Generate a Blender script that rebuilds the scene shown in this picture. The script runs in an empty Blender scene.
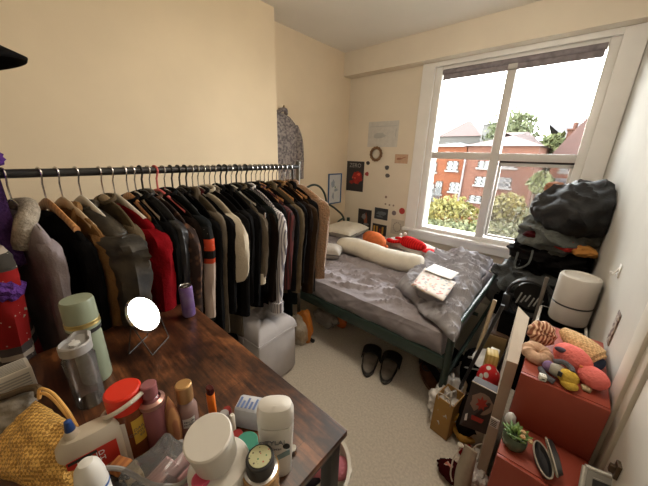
import bpy, bmesh, math, random
from math import sin, cos, pi, radians, atan, hypot
from mathutils import Vector, Matrix, noise, Euler

# ------------------------------------------------------------------ camera, sky, lights, exposure
SC = bpy.context.scene
COL = SC.collection
FPX = 276.4
FW = Vector((-0.628855891629867, 0.7140503410122601, -0.3076887681776506))
RT = Vector((0.7450865688051623, 0.6665354436093108, 0.02401056847909472))
UP = Vector((-0.22223022420128857, 0.21415558109191163, 0.951184059232823))
EYE = Vector((0, 0, 1.35))
cam_d = bpy.data.cameras.new('camera')
cam = bpy.data.objects.new('camera', cam_d); COL.objects.link(cam)
cam_d.sensor_width = 36; cam_d.lens = FPX * 36 / 648; cam_d.clip_start = 0.02; cam_d.clip_end = 400
M3 = Matrix((RT, UP, -FW)).transposed()
cam.matrix_world = Matrix.Translation(EYE) @ M3.to_4x4()
SC.camera = cam

SKY = 8.5
world = bpy.data.worlds.new('world'); SC.world = world; world.use_nodes = True
wn = world.node_tree.nodes; wl = world.node_tree.links
bg = wn['Background']
tc = wn.new('ShaderNodeTexCoord'); sx = wn.new('ShaderNodeSeparateXYZ'); rp = wn.new('ShaderNodeValToRGB')
wl.new(tc.outputs['Generated'], sx.inputs[0]); wl.new(sx.outputs['Z'], rp.inputs[0])
rp.color_ramp.elements[0].position = 0.0; rp.color_ramp.elements[0].color = (1, .97, .93, 1)
rp.color_ramp.elements[1].position = .8; rp.color_ramp.elements[1].color = (.86, .93, 1, 1)
wl.new(rp.outputs[0], bg.inputs[0]); bg.inputs[1].default_value = SKY

def area(name, loc, size, power, color, direction, portal=False):
    d = bpy.data.lights.new(name, 'AREA'); d.shape = 'RECTANGLE'; d.size, d.size_y = size
    d.energy = power; d.color = color
    o = bpy.data.objects.new(name, d); COL.objects.link(o); o.location = loc
    o.rotation_euler = Vector(direction).to_track_quat('-Z', 'Y').to_euler()
    if portal: d.cycles.is_portal = True
    return o
area('window_portal', (-.555, 3.0, 1.32), (1.12, 1.42), 1, (1, 1, 1), (0, -1, 0), True)
# added warm fill light without a fixture, overhead and out of view
pl = bpy.data.lights.new('fill_light', 'POINT'); pl.energy = 8.5; pl.color = (1, .88, .73); pl.shadow_soft_size = .22
plo = bpy.data.objects.new('fill_light', pl); COL.objects.link(plo); plo.location = (-.42, 1.12, 2.15)

vs = SC.view_settings
vs.view_transform = 'Standard'; vs.look = 'None'; vs.gamma = 1; vs.use_curve_mapping = False
vs.exposure = 1.58

# ------------------------------------------------------------------ helpers
def at(px, py, **k):
    """the point of the room seen at a pixel of the photograph, on a plane x=, y= or z="""
    d = FW + RT * ((px - 324) / FPX) + UP * ((243 - py) / FPX)
    (a, v), = k.items(); i = 'xyz'.index(a)
    return EYE + d * ((v - EYE[i]) / d[i])

def nz(p, s=1.0, seed=0):
    return noise.noise(Vector(p) * s + Vector((seed * 13.7, seed * 7.1, seed * 3.3)))

MATS = {}
def mat(name, color, rough=.7, metal=0, var=.12, vscale=8, bump=0, bscale=60, color2=None, sheen=0, spec=.4,
        trans=0, alpha=1, kind='noise', emit=0, coat=0, lo=.35, hi=.65, stretch=(1, 1, 1)):
    if name in MATS: return MATS[name]
    m = bpy.data.materials.new(name); m.use_nodes = True; n = m.node_tree.nodes; l = m.node_tree.links
    b = n['Principled BSDF']
    b.inputs['Roughness'].default_value = rough; b.inputs['Metallic'].default_value = metal
    b.inputs['Specular IOR Level'].default_value = spec
    b.inputs['Sheen Weight'].default_value = sheen; b.inputs['Coat Weight'].default_value = coat
    b.inputs['Transmission Weight'].default_value = trans; b.inputs['Alpha'].default_value = alpha
    t = n.new('ShaderNodeTexCoord'); mp = n.new('ShaderNodeMapping'); l.new(t.outputs['Object'], mp.inputs[0])
    mp.inputs['Scale'].default_value = stretch
    c1 = tuple(color) + (1,)
    c2 = tuple(color2) + (1,) if color2 else tuple(min(1, c * (1 - var)) for c in color) + (1,)
    if kind == 'noise':
        tx = n.new('ShaderNodeTexNoise'); tx.inputs['Scale'].default_value = vscale; tx.inputs['Detail'].default_value = 5
    elif kind == 'wave':
        tx = n.new('ShaderNodeTexWave'); tx.inputs['Scale'].default_value = vscale; tx.inputs['Distortion'].default_value = .6
    elif kind == 'voronoi':
        tx = n.new('ShaderNodeTexVoronoi'); tx.inputs['Scale'].default_value = vscale
    elif kind == 'checker':
        tx = n.new('ShaderNodeTexChecker'); tx.inputs['Scale'].default_value = vscale
    l.new(mp.outputs[0], tx.inputs['Vector'])
    r = n.new('ShaderNodeValToRGB'); r.color_ramp.elements[0].color = c1; r.color_ramp.elements[1].color = c2
    r.color_ramp.elements[0].position = lo; r.color_ramp.elements[1].position = hi
    l.new(tx.outputs['Distance' if kind == 'voronoi' else 1 if kind in ('checker', 'wave') else 0], r.inputs[0])
    l.new(r.outputs[0], b.inputs['Base Color'])
    if bump:
        t2 = n.new('ShaderNodeTexNoise'); t2.inputs['Scale'].default_value = bscale; t2.inputs['Detail'].default_value = 4
        l.new(t.outputs['Object'], t2.inputs['Vector'])
        bp = n.new('ShaderNodeBump'); bp.inputs['Strength'].default_value = bump; bp.inputs['Distance'].default_value = .01
        l.new(t2.outputs[0], bp.inputs['Height']); l.new(bp.outputs[0], b.inputs['Normal'])
    MATS[name] = m
    return m
def cloth(name, c, **k):
    k.setdefault('rough', .9); k.setdefault('var', .3); k.setdefault('vscale', 22); k.setdefault('bump', .25)
    k.setdefault('bscale', 120); k.setdefault('sheen', 0); k.setdefault('spec', .06)
    return mat(name, c, **k)
def glassy(name, color, a=.25, rough=.05):
    """thin clear plastic or glass: tinted see-through with a glossy skin"""
    if name in MATS: return MATS[name]
    m = bpy.data.materials.new(name); m.use_nodes = True; n = m.node_tree.nodes; l = m.node_tree.links
    n.remove(n['Principled BSDF']); out = n['Material Output']
    t = n.new('ShaderNodeBsdfTransparent'); t.inputs[0].default_value = tuple(color) + (1,)
    g = n.new('ShaderNodeBsdfGlossy'); g.inputs['Roughness'].default_value = rough
    d = n.new('ShaderNodeBsdfDiffuse'); d.inputs[0].default_value = tuple(color) + (1,)
    mx = n.new('ShaderNodeMixShader'); mx.inputs[0].default_value = a; l.new(t.outputs[0], mx.inputs[1]); l.new(d.outputs[0], mx.inputs[2])
    m2 = n.new('ShaderNodeMixShader'); fr = n.new('ShaderNodeFresnel'); fr.inputs[0].default_value = 1.35
    l.new(fr.outputs[0], m2.inputs[0]); l.new(mx.outputs[0], m2.inputs[1]); l.new(g.outputs[0], m2.inputs[2])
    l.new(m2.outputs[0], out.inputs[0]); MATS[name] = m
    return m

def lnk(name, bm, m, parent=None, smooth=True, mods=None, loc=None, rot=None):
    me = bpy.data.meshes.new(name); bm.normal_update()
    bmesh.ops.recalc_face_normals(bm, faces=bm.faces); bm.to_mesh(me); bm.free()
    for mm in (m if isinstance(m, (list, tuple)) else [m]): me.materials.append(mm)
    if smooth:
        me.shade_smooth()
        try: me.set_sharp_from_angle(angle=radians(38))
        except Exception: pass
    o = bpy.data.objects.new(name, me); COL.objects.link(o); o.parent = parent
    if loc is not None: o.location = loc
    if rot is not None: o.rotation_euler = rot
    return o
def tag(o, label, cat, group=None, kind=None):
    o['label'] = label; o['category'] = cat
    if group: o['group'] = group
    if kind: o['kind'] = kind
    return o
def thing(name, label, cat, loc=(0, 0, 0), rz=0, group=None):
    o = bpy.data.objects.new(name, None); COL.objects.link(o); o.location = loc
    o.rotation_euler = rz if isinstance(rz, (tuple, list, Euler)) else (0, 0, rz)
    o.empty_display_size = .05
    return tag(o, label, cat, group)
def struct(name, bm, m, parent=None, smooth=False):
    o = lnk(name, bm, m, parent, smooth)
    if parent is None: o['kind'] = 'structure'
    return o
def B(): return bmesh.new()
def box(bm, lo, hi, rot=None, piv=None, bev=0, mi=0):
    lo, hi = Vector(lo), Vector(hi); c = (lo + hi) / 2; s = hi - lo
    r = bmesh.ops.create_cube(bm, size=1)
    for v in r['verts']: v.co = Vector((v.co.x * s.x, v.co.y * s.y, v.co.z * s.z))
    fs = list({f for v in r['verts'] for f in v.link_faces})
    vs_ = r['verts']
    if bev:
        es = list({e for v in r['verts'] for e in v.link_edges})
        g = bmesh.ops.bevel(bm, geom=es, offset=bev, segments=2, affect='EDGES', profile=.5)
        vs_ = g['verts']; fs = g['faces']
        vs_ = list({v for f in fs for v in f.verts})
    R = rot.to_matrix() if isinstance(rot, Euler) else (Euler(rot).to_matrix() if rot else None)
    for v in vs_:
        p = v.co
        if R: p = R @ p
        v.co = p + c
    if mi:
        for v in vs_:
            for f in v.link_faces: f.material_index = mi
    return vs_
def lathe(bm, prof, n=28, c=(0, 0, 0), M=None, mi=0, sx=1, sy=1):
    c = Vector(c); rings = []
    for r, z in prof:
        rings.append([bm.verts.new((r * cos(2 * pi * i / n) * sx, r * sin(2 * pi * i / n) * sy, z)) for i in range(n)] if r > 1e-6 else [bm.verts.new((0, 0, z))])
    for a, b in zip(rings, rings[1:]):
        for i in range(n):
            j = (i + 1) % n
            if len(a) == 1 and len(b) == 1: break
            if len(a) == 1: f = bm.faces.new((a[0], b[j], b[i]))
            elif len(b) == 1: f = bm.faces.new((a[i], a[j], b[0]))
            else: f = bm.faces.new((a[i], a[j], b[j], b[i]))
            f.material_index = mi
    for rg in rings:
        for v in rg: v.co = (M @ v.co if M else v.co) + c
    return [v for rg in rings for v in rg]
def tube(bm, pts, r, n=8, closed=False, mi=0, cap=True):
    pts = [Vector(p) for p in pts]; N = len(pts); rs = r if isinstance(r, (list, tuple)) else [r] * N
    rings = []; prev = None
    for i, p in enumerate(pts):
        a = pts[(i - 1) % N] if closed or i else p; b = pts[(i + 1) % N] if closed or i < N - 1 else p
        t = (b - a).normalized()
        if prev is None:
            u = t.cross(Vector((0, 0, 1)));
            if u.length < .05: u = t.cross(Vector((1, 0, 0)))
            u.normalize()
        else: u = (prev - t * prev.dot(t)).normalized()
        prev = u; w = t.cross(u)
        rings.append([bm.verts.new(p + (u * cos(2 * pi * k / n) + w * sin(2 * pi * k / n)) * rs[i]) for k in range(n)])
    for i in range(N if closed else N - 1):
        a, b = rings[i], rings[(i + 1) % N]
        for k in range(n):
            f = bm.faces.new((a[k], a[(k + 1) % n], b[(k + 1) % n], b[k])); f.material_index = mi
    if not closed and cap:
        f = bm.faces.new(rings[0][::-1]); f.material_index = mi; f = bm.faces.new(rings[-1]); f.material_index = mi
    return [v for rg in rings for v in rg]
def loft(bm, rings, cap=True, mi=0, closed=True):
    vr = [[bm.verts.new(p) for p in rg] for rg in rings]; n = len(vr[0])
    for a, b in zip(vr, vr[1:]):
        for k in range(n if closed else n - 1):
            f = bm.faces.new((a[k], a[(k + 1) % n], b[(k + 1) % n], b[k])); f.material_index = mi
    if cap and closed:
        for rg in (vr[0][::-1], vr[-1]):
            f = bm.faces.new(rg); f.material_index = mi
    return vr
def blob(bm, c, size, amp=.15, freq=2.5, seed=0, sub=3, M=None, flat=0, mi=0):
    r = bmesh.ops.create_icosphere(bm, subdivisions=sub, radius=1)
    for v in r['verts']:
        p = v.co.copy(); k = 1 + amp * (nz(p, freq, seed) + .5 * nz(p, freq * 2.3, seed + 5))
        q = Vector((p.x * size[0], p.y * size[1], p.z * size[2])) * k
        if flat and q.z < -size[2] * flat: q.z = -size[2] * flat
        v.co = (M @ q if M else q) + Vector(c)
        if mi:
            for f in v.link_faces: f.material_index = mi
    return r['verts']
def grid(bm, nx, ny, fn, mi=0):
    vv = [[bm.verts.new(fn(i / nx, j / ny)) for j in range(ny + 1)] for i in range(nx + 1)]
    for i in range(nx):
        for j in range(ny):
            f = bm.faces.new((vv[i][j], vv[i + 1][j], vv[i + 1][j + 1], vv[i][j + 1])); f.material_index = mi
    return vv
def solid(o, t, off=-1):
    m = o.modifiers.new('thickness', 'SOLIDIFY'); m.thickness = t; m.offset = off; return o
def subd(o, n=1):
    m = o.modifiers.new('smooth', 'SUBSURF'); m.levels = n; m.render_levels = n; return o
def spline(P, n=8, closed=False):
    P = [Vector(p) for p in P]; out = []; N = len(P)
    for i in range(N if closed else N - 1):
        p0 = P[(i - 1) % N] if closed or i else P[i]; p1 = P[i]; p2 = P[(i + 1) % N]
        p3 = P[(i + 2) % N] if closed or i + 2 < N else P[(i + 1) % N]
        for k in range(n):
            t = k / n
            out.append(.5 * ((2 * p1) + (p2 - p0) * t + (2 * p0 - 5 * p1 + 4 * p2 - p3) * t * t + (3 * p1 - p0 - 3 * p2 + p3) * t ** 3))
    if not closed: out.append(P[-1])
    return out
def words(name, body, size, m, parent, loc, rot, ext=.0004, align='CENTER', space=1):
    cu = bpy.data.curves.new(name, 'FONT'); cu.body = body; cu.size = size; cu.extrude = ext
    cu.align_x = align; cu.align_y = 'CENTER'; cu.resolution_u = 2; cu.space_line = space
    tmp = bpy.data.objects.new(name + '_t', cu); COL.objects.link(tmp)
    dg = bpy.context.evaluated_depsgraph_get(); dg.update()
    me = bpy.data.meshes.new_from_object(tmp.evaluated_get(dg)); me.name = name
    bpy.data.objects.remove(tmp); me.materials.clear(); me.materials.append(m)
    o = bpy.data.objects.new(name, me); COL.objects.link(o); o.parent = parent; o.location = loc; o.rotation_euler = rot
    return o
def wrap_words(name, body, size, m, parent, radius, z, ang, cz=(0, 0), rotate=False):
    """lettering bent round an upright bottle of the given radius"""
    o = words(name, body, size, m, parent, (0, 0, 0), (0, 0, 0), .0002)
    for v in o.data.vertices:
        x, y, t = (v.co.x, v.co.y, v.co.z) if not rotate else (-v.co.y, v.co.x, v.co.z)
        a = ang + x / radius
        v.co = ((radius + .0006 + t) * cos(a) + cz[0], (radius + .0006 + t) * sin(a) + cz[1], z + y)
    return o
def patch(bm, radius, z0, z1, a0, a1, n=10, off=.0005, mi=0, c=(0, 0)):
    """a label wrapped round an upright bottle"""
    return grid(bm, n, 1, lambda u, v: Vector((c[0] + (radius + off) * cos(a0 + (a1 - a0) * u), c[1] + (radius + off) * sin(a0 + (a1 - a0) * u), z0 + (z1 - z0) * v)), mi)
def dup(root, loc=None, rz=None, label=None, group=None):
    r = root.copy(); COL.objects.link(r)
    if loc is not None: r.location = loc
    if rz is not None: r.rotation_euler = rz if isinstance(rz, (tuple, list)) else (0, 0, rz)
    if label: r['label'] = label
    if group: r['group'] = group
    for ch in list(root.children):
        c = ch.copy(); COL.objects.link(c); c.parent = r
        for g in ch.children:
            d = g.copy(); COL.objects.link(d); d.parent = c
    return r
# ------------------------------------------------------------------ room
XL = -2.166; XB = -1.985; YB = 1.617; YW = 2.85; ZC = 2.39
def xr(y): return .14 + .055 * (YW - y)             # the right wall is not quite square to the window wall
def at_rw(px, py):
    d = FW + RT * ((px - 324) / FPX) + UP * ((243 - py) / FPX)
    # x = .14+.055*(YW-y)  ->  t*(dx+.055*dy) = .14+.055*YW
    t = (.14 + .055 * YW) / (d.x + .055 * d.y)
    return EYE + d * t
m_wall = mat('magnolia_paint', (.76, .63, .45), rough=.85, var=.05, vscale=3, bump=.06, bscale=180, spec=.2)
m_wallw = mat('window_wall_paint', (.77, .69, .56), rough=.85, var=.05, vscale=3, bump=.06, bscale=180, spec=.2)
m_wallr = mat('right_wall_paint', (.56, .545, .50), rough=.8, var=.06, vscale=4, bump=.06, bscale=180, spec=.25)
m_ceil = mat('ceiling_paint', (.84, .80, .72), rough=.9, var=.04, vscale=2, spec=.2)
m_gloss = mat('white_gloss_paint', (.82, .81, .78), rough=.35, var=.05, vscale=5, spec=.5)
m_carpet = mat('beige_carpet', (.80, .73, .635), color2=(.66, .60, .52), rough=1, vscale=90, bump=.6, bscale=330, spec=.05, sheen=.1)
m_sash = mat('window_sash', (.62, .60, .57), rough=.4, var=.05, spec=.5)

bm = B(); box(bm, (XL - .1, -1.3, -.1), (.6, 3.05, 0)); floor = struct('floor', bm, m_carpet)
bm = B(); box(bm, (XL - .1, -1.3, ZC), (.6, 3.05, ZC + .1)); struct('ceiling', bm, m_ceil)
bm = B(); box(bm, (XL - .12, -1.3, 0), (XL, 3.05, ZC)); box(bm, (XL, -1.2, 0), (XB, YB, ZC)); struct('wall_left', bm, m_wall)
bm = B(); box(bm, (XL - .1, -1.3, 0), (.6, -1.2, ZC)); struct('wall_back', bm, m_wall)
bm = B()
v = box(bm, (0, -1.3, 0), (.12, 3.05, ZC))
for q in v: q.co.x += xr(q.co.y)
struct('wall_right', bm, m_wallr)
WX0, WX1, WZ0, WZ1 = -1.185, .02, .60, 2.13
bm = B()
box(bm, (XL, YW, 0), (WX0, YW + .2, ZC)); box(bm, (WX1, YW, 0), (.14, YW + .2, ZC))
box(bm, (WX0, YW, 0), (WX1, YW + .2, WZ0)); box(bm, (WX0, YW, WZ1), (WX1, YW + .2, ZC))
struct('wall_front', bm, m_wallw)
bm = B(); box(bm, (XL, 2.72, 2.165), (.147, YW, ZC)); struct('trim_1', bm, m_wallw)          # boxed-in beam over the window
# window casing
bm = B()
box(bm, (-1.305, 2.822, .585), (-1.185, YW, 2.165), bev=.004); box(bm, (.02, 2.822, .585), (.139, YW, 2.165), bev=.004)
box(bm, (-1.185, 2.822, 2.125), (.02, YW, 2.165), bev=.003)
struct('trim_2', bm, m_gloss)
bm = B(); box(bm, (-1.32, 2.79, .57), (.139, YW, .60), bev=.005); box(bm, (-1.185, 2.85, .585), (.02, 2.90, .603)); box(bm, (-1.25, 2.815, .50), (.139, YW, .57), bev=.004)
struct('trim_3', bm, m_gloss)
bm = B(); box(bm, (XL, 2.832, 0), (.139, YW, .12), bev=.004); struct('baseboard_front', bm, m_gloss)
bm = B(); box(bm, (XL, YB, 0), (XL + .018, 2.83, .12), bev=.004); struct('baseboard_left', bm, m_gloss)
bm = B()
v = box(bm, (-.018, 1.12, 0), (0, 2.83, .12), bev=.004)
for q in v: q.co.x += xr(q.co.y)
struct('baseboard_right', bm, m_gloss)
win = bpy.data.objects.new('window_1', None); COL.objects.link(win); win.location = (-.58, 2.93, 1.36); win['kind'] = 'structure'
def wl_(p): return Vector(p) - win.location
def wbox(bm, lo, hi, bev=.004): box(bm, wl_(lo), wl_(hi), bev=bev)
bm = B()
wbox(bm, (-1.185, 2.855, .60), (-1.125, 3.0, 2.13)); wbox(bm, (-.035, 2.855, .60), (.02, 3.0, 2.13))
wbox(bm, (-1.125, 2.86, 2.09), (-.035, 3.0, 2.13)); wbox(bm, (-1.125, 2.86, .60), (-.035, 3.0, .632))
lnk('window_frame', bm, m_gloss, win)
bm = B()
wbox(bm, (-.607, 2.86, .632), (-.541, 2.93, 2.09)); wbox(bm, (-1.125, 2.865, 1.33), (-.60, 2.93, 1.392)); wbox(bm, (-.547, 2.865, 1.328), (-.035, 2.93, 1.388))
lnk('glazing_bar', bm, m_sash, win)
bm = B()
wbox(bm, (-.535, 2.90, .66), (-.515, 2.925, 1.305), .003); wbox(bm, (-.055, 2.90, .66), (-.035, 2.925, 1.305), .003)
wbox(bm, (-.535, 2.90, 1.285), (-.035, 2.925, 1.315), .003); wbox(bm, (-.535, 2.90, .645), (-.035, 2.925, .665), .003)
lnk('sliding_sash', bm, m_sash, win)
bm = B(); wbox(bm, (-.53, 2.893, 1.312), (-.035, 2.905, 1.326), .002)
lnk('sash_seal', bm, mat('dark_rubber', (.03, .03, .03), rough=.5), win)
m_pane = glassy('window_glass', (.97, .98, .97), a=.0, rough=.0)
for i, (x0, x1, z0, z1) in enumerate(((-1.125, -.597, .632, 1.338), (-1.125, -.597, 1.388, 2.09), (-.547, -.035, 1.385, 2.09), (-.547, -.035, .632, 1.332))):
    bm = B(); wbox(bm, (x0, 2.908, z0), (x1, 2.912, z1), 0); lnk('pane', bm, m_pane if i < 3 else glassy('smeared_glass', (.80, .78, .77), a=.07, rough=.25), win)
bm = B(); tube(bm, [wl_((-1.12, 2.87, 2.083)), wl_((-.04, 2.87, 2.083))], .022, 14); wbox(bm, (-1.115, 2.865, 2.025), (-.045, 2.868, 2.07), 0); wbox(bm, (-1.115, 2.86, 2.018), (-.045, 2.873, 2.03), .002)
lnk('roller_blind', bm, cloth('blind_fabric', (.30, .27, .29)), win)

# door in the right wall, seen at the lower right corner
dr = bpy.data.objects.new('door_1', None); COL.objects.link(dr); dr['kind'] = 'structure'
dr.location = (xr(.6), .6, 0); dr.rotation_euler = (0, 0, atan(.055))
m_door = mat('door_gloss', (.70, .66, .58), rough=.4, var=.05, vscale=3, spec=.5)
bm = B(); box(bm, (-.012, .36, 0), (.03, .44, 2.05), bev=.004); box(bm, (-.022, .40, 0), (0, .48, 2.07), bev=.004); box(bm, (-.012, -.44, 1.98), (.03, .44, 2.05), bev=.004); box(bm, (-.022, -.52, 2.02), (0, .48, 2.1), bev=.004)
lnk('door_frame', bm, m_door, dr)
bm = B(); box(bm, (-.004, -.42, .005), (.03, .352, 1.978), bev=.003); lnk('door_leaf', bm, mat('door_panel', (.74, .70, .62), rough=.45, var=.04, spec=.5), dr)
p = at_rw(621, 472)
ly = p.y - .6; bm = B(); box(bm, (-.012, ly - .012, p.z - .022), (-.002, ly + .012, p.z + .022), bev=.002); box(bm, (-.022, ly - .006, p.z - .012), (-.009, ly + .006, p.z + .010), bev=.002)
lnk('latch_plate', bm, mat('dark_brass', (.10, .07, .045), rough=.4, metal=.7), dr)

# small things on the right wall
def on_right_wall(name, label, cat, px, py):
    q = at_rw(px, py); return thing(name, label, cat, q, atan(.055)), q
t, q = on_right_wall('wall_hook', 'small white adhesive hook on the right wall above the striped strip', 'hook', 620, 271)
bm = B(); box(bm, (-.004, -.014, -.028), (-.0002, .014, .028), bev=.0015); lnk('plate', bm, m_gloss, t)
bm = B(); tube(bm, spline([(-.003, 0, .01), (-.012, 0, -.012), (-.02, 0, -.02), (-.024, 0, -.008)], 5), .004, 8); lnk('hook_arm', bm, m_gloss, t)
a, b2 = at_rw(608, 343), at_rw(621, 313)
bm = B(); L = Vector((0, b2.y - a.y, b2.z - a.z))
w = Vector((0, .0, .0)); nn = Vector((0, -L.z, L.y)).normalized() * .022
def fn(u, v): 
    p_ = L * (u - .5) + nn * (v - .5) * 2 * (1 + .05 * sin(u * 40)); return Vector((-.003, p_.y, p_.z))
grid(bm, 24, 3, fn)
o = lnk('wall_decal', bm, mat('mottled_strip', (.42, .36, .30), color2=(.13, .08, .07), rough=.7, vscale=60, lo=.42, hi=.56), None, loc=(a + b2) / 2, rot=(0, 0, atan(.055)))
solid(o, .002); tag(o, 'narrow mottled brown strip stuck on the right wall beside the tan stuffed toy', 'sticker')
t, q = on_right_wall('light_switch', 'white plastic light switch near the door frame', 'switch', 646, 348)
bm = B(); box(bm, (-.009, -.042, -.05), (-.0002, .042, .035), bev=.003); lnk('face_plate', bm, mat('white_plastic', (.82, .80, .75), rough=.3, var=.03), t)
bm = B(); box(bm, (-.014, -.01, -.02), (-.008, .01, .012), bev=.002); lnk('rocker', bm, MATS['white_plastic'], t)
t, q = on_right_wall('wall_sticker', 'faded grey and pink sticker on the right wall under the light switch', 'sticker', 635, 366)
bm = B(); grid(bm, 8, 8, lambda u, v: Vector((-.0015, (u - .5) * .07 * (1 + .2 * sin(v * 7)), (v - .5) * .075 * (1 + .15 * sin(u * 6)))))
o = lnk('print', bm, mat('faded_sticker', (.62, .50, .44), color2=(.38, .33, .32), vscale=50, rough=.6), t); solid(o, .001)

# ------------------------------------------------------------------ outside: brick terraces, trees, hedge
GZ = -7.0
def brick_mat(name, c1, c2, mortar, scale=2.4):
    if name in MATS: return MATS[name]
    m = bpy.data.materials.new(name); m.use_nodes = True; n = m.node_tree.nodes; l = m.node_tree.links
    b = n['Principled BSDF']; b.inputs['Roughness'].default_value = .9; b.inputs['Specular IOR Level'].default_value = .1
    t = n.new('ShaderNodeTexCoord'); mp = n.new('ShaderNodeMapping'); mp.inputs['Rotation'].default_value = (pi / 2, 0, 0)
    br = n.new('ShaderNodeTexBrick'); br.inputs['Scale'].default_value = scale
    br.inputs['Color1'].default_value = c1 + (1,); br.inputs['Color2'].default_value = c2 + (1,); br.inputs['Mortar'].default_value = mortar + (1,)
    br.inputs['Mortar Size'].default_value = .012
    l.new(t.outputs['Object'], mp.inputs[0]); l.new(mp.outputs[0], br.inputs[0]); l.new(br.outputs[0], b.inputs['Base Color'])
    MATS[name] = m; return m
m_b1 = brick_mat('orange_brick', (0.0665, 0.0211, 0.0092), (0.0541, 0.0165, 0.0078), (0.0482, 0.0275, 0.0170))
m_b2 = brick_mat('pink_brick', (0.0587, 0.0257, 0.0174), (0.0486, 0.0211, 0.0151), (0.0486, 0.0335, 0.0243))
m_b3 = brick_mat('dark_brick', (0.0432, 0.0216, 0.0170), (0.0367, 0.0184, 0.0138), (0.0367, 0.0248, 0.0202))
m_rf = mat('clay_tiles', (0.0341, 0.0154, 0.0121), var=.2, vscale=2, rough=.9); m_sl = mat('slate_roof', (0.0231, 0.0198, 0.0209), var=.2, vscale=2, rough=.8)
m_ow = mat('white_window_paint', (0.0713, 0.0713, 0.0690), rough=.6, var=.05); m_og = mat('outside_glass', (.035, .042, .048), rough=.15, var=.3, vscale=2)
m_stone = mat('pale_stone', (0.0300, 0.0276, 0.0240), rough=.8)
bm = B(); box(bm, (-60, 6, GZ - .5), (60, 90, GZ)); o = lnk('garden_ground', bm, mat('garden_soil', (.03, .04, .015), color2=(.045, .05, .025), vscale=1, rough=1)); o['kind'] = 'structure'
K = .66
def house(name, label, px0, px1, Y, ztop, m_wall_, depth=8, roof=None, rmat=None, wins=(), ridge=1.6):
    p0 = at(px0, 158, y=Y).x; p1 = at(px1, 158, y=Y).x
    t = thing(name, label, 'building', ((p0 + p1) / 2, Y, GZ)); h = ztop - GZ; w2 = (p1 - p0) / 2
    bm = B(); box(bm, (-w2, 0, 0), (w2, depth, h)); lnk('wall', bm, m_wall_, t, False)
    bm = B()
    e = .25; rv = [(-w2 - e, -e, h), (w2 + e, -e, h), (w2 + e, depth + e, h), (-w2 - e, depth + e, h)]
    if roof == 'hip': rv += [(-w2 + depth * .35, depth / 2, h + ridge), (w2 - depth * .35, depth / 2, h + ridge)]
    elif roof == 'gable_front': rv += [(0, -e, h + ridge), (0, depth + e, h + ridge)]
    else: rv += [(-w2 - e, depth / 2, h + ridge), (w2 + e, depth / 2, h + ridge)]
    V_ = [bm.verts.new(x) for x in rv]
    if roof == 'gable_front': F = ((0, 1, 4), (1, 2, 5, 4), (2, 3, 5), (3, 0, 4, 5), (3, 2, 1, 0))
    else: F = ((0, 1, 5, 4), (1, 2, 5), (2, 3, 4, 5), (3, 0, 4), (3, 2, 1, 0))
    for f in F: bm.faces.new([V_[i] for i in f])
    lnk('roof', bm, rmat or m_rf, t, False)
    for (a, b_, c, d) in wins:                   # pixel rectangle of each window on the facade
        A = at(a, b_, y=Y) - t.location; D = at(c, d, y=Y) - t.location
        x0, x1 = sorted((A.x, D.x)); z0, z1 = sorted((A.z, D.z))
        bm = B(); f = .09
        for q0, q1 in (((x0, z0), (x1, z0 + f)), ((x0, z1 - f), (x1, z1)), ((x0, z0), (x0 + f, z1)), ((x1 - f, z0), (x1, z1)), (((x0 + x1) / 2 - f / 2, z0), ((x0 + x1) / 2 + f / 2, z1)), ((x0, (z0 + z1) / 2 - .05), (x1, (z0 + z1) / 2 + .05))):
            box(bm, (q0[0], -.09, q0[1]), (q1[0], -.005, q1[1]))
        box(bm, (x0 - .1, -.16, z0 - .12), (x1 + .1, -.005, z0))
        w_ = lnk('window', bm, m_ow, t, False)
        bm = B(); box(bm, (x0, -.03, z0), (x1, -.006, z1)); lnk('pane', bm, m_og, w_, False)
    return t
h1 = house('brick_house', 'bright orange brick house at the left of the window view with a small balcony', 405, 465.5, 22, 1.15 + .9, m_b1, wins=((448, 161, 457.5, 170.5), (431, 162, 436, 172), (450.5, 182, 459, 192), (429, 183, 433, 197), (436.5, 181, 441, 194)), roof='hip', ridge=.4)
p0, p1 = at(428, 197, y=22) - h1.location, at(443, 197, y=22) - h1.location
bm = B(); box(bm, (p0.x, -.8, p0.z - .2), (p1.x, 0, p0.z - .02)); lnk('balcony_slab', bm, m_stone, h1, False)
bm = B()
for k in range(12):
    x_ = p0.x + (p1.x - p0.x) * k / 11; tube(bm, [(x_, -.75, p0.z - .02), (x_, -.75, p0.z + .75)], .025, 5)
tube(bm, [(p0.x, -.75, p0.z + .75), (p1.x, -.75, p0.z + .75)], .035, 6); lnk('railing', bm, mat('black_iron', (.03, .03, .03), rough=.5), h1)
bm = B(); a = at(466, 158, y=22) - h1.location; tube(bm, [(a.x, -.12, 1), (a.x, -.12, 8.6)], .07, 8); lnk('downpipe', bm, mat('grey_pipe', (.07, .06, .06), rough=.6), h1)
h2 = house('brick_house', 'long salmon pink brick house behind the middle bar of the window', 466.5, 537, 22, 2.1, m_b2, wins=((479, 161, 490, 168), (502, 161, 516, 168), (476, 176.5, 488, 185.5), (499, 177, 510, 188), (470, 195, 481, 202), (496, 199, 502, 208), (508, 198, 514, 208)), roof='hip', ridge=1.1)
h3 = house('brick_house', 'dark red brick house wall behind the right window sash', 540, 563, 24, -.4, m_b3, wins=((546, 176, 553, 180),), roof='hip', rmat=m_sl, ridge=.6)
h4 = house('brick_house', 'steep gabled house with a tall chimney at the right of the window view', 553, 615, 27, 1.5, m_b1, wins=((571, 163, 578, 171), (561, 164, 567, 172)), roof='gable_front', ridge=3.2)
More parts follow.
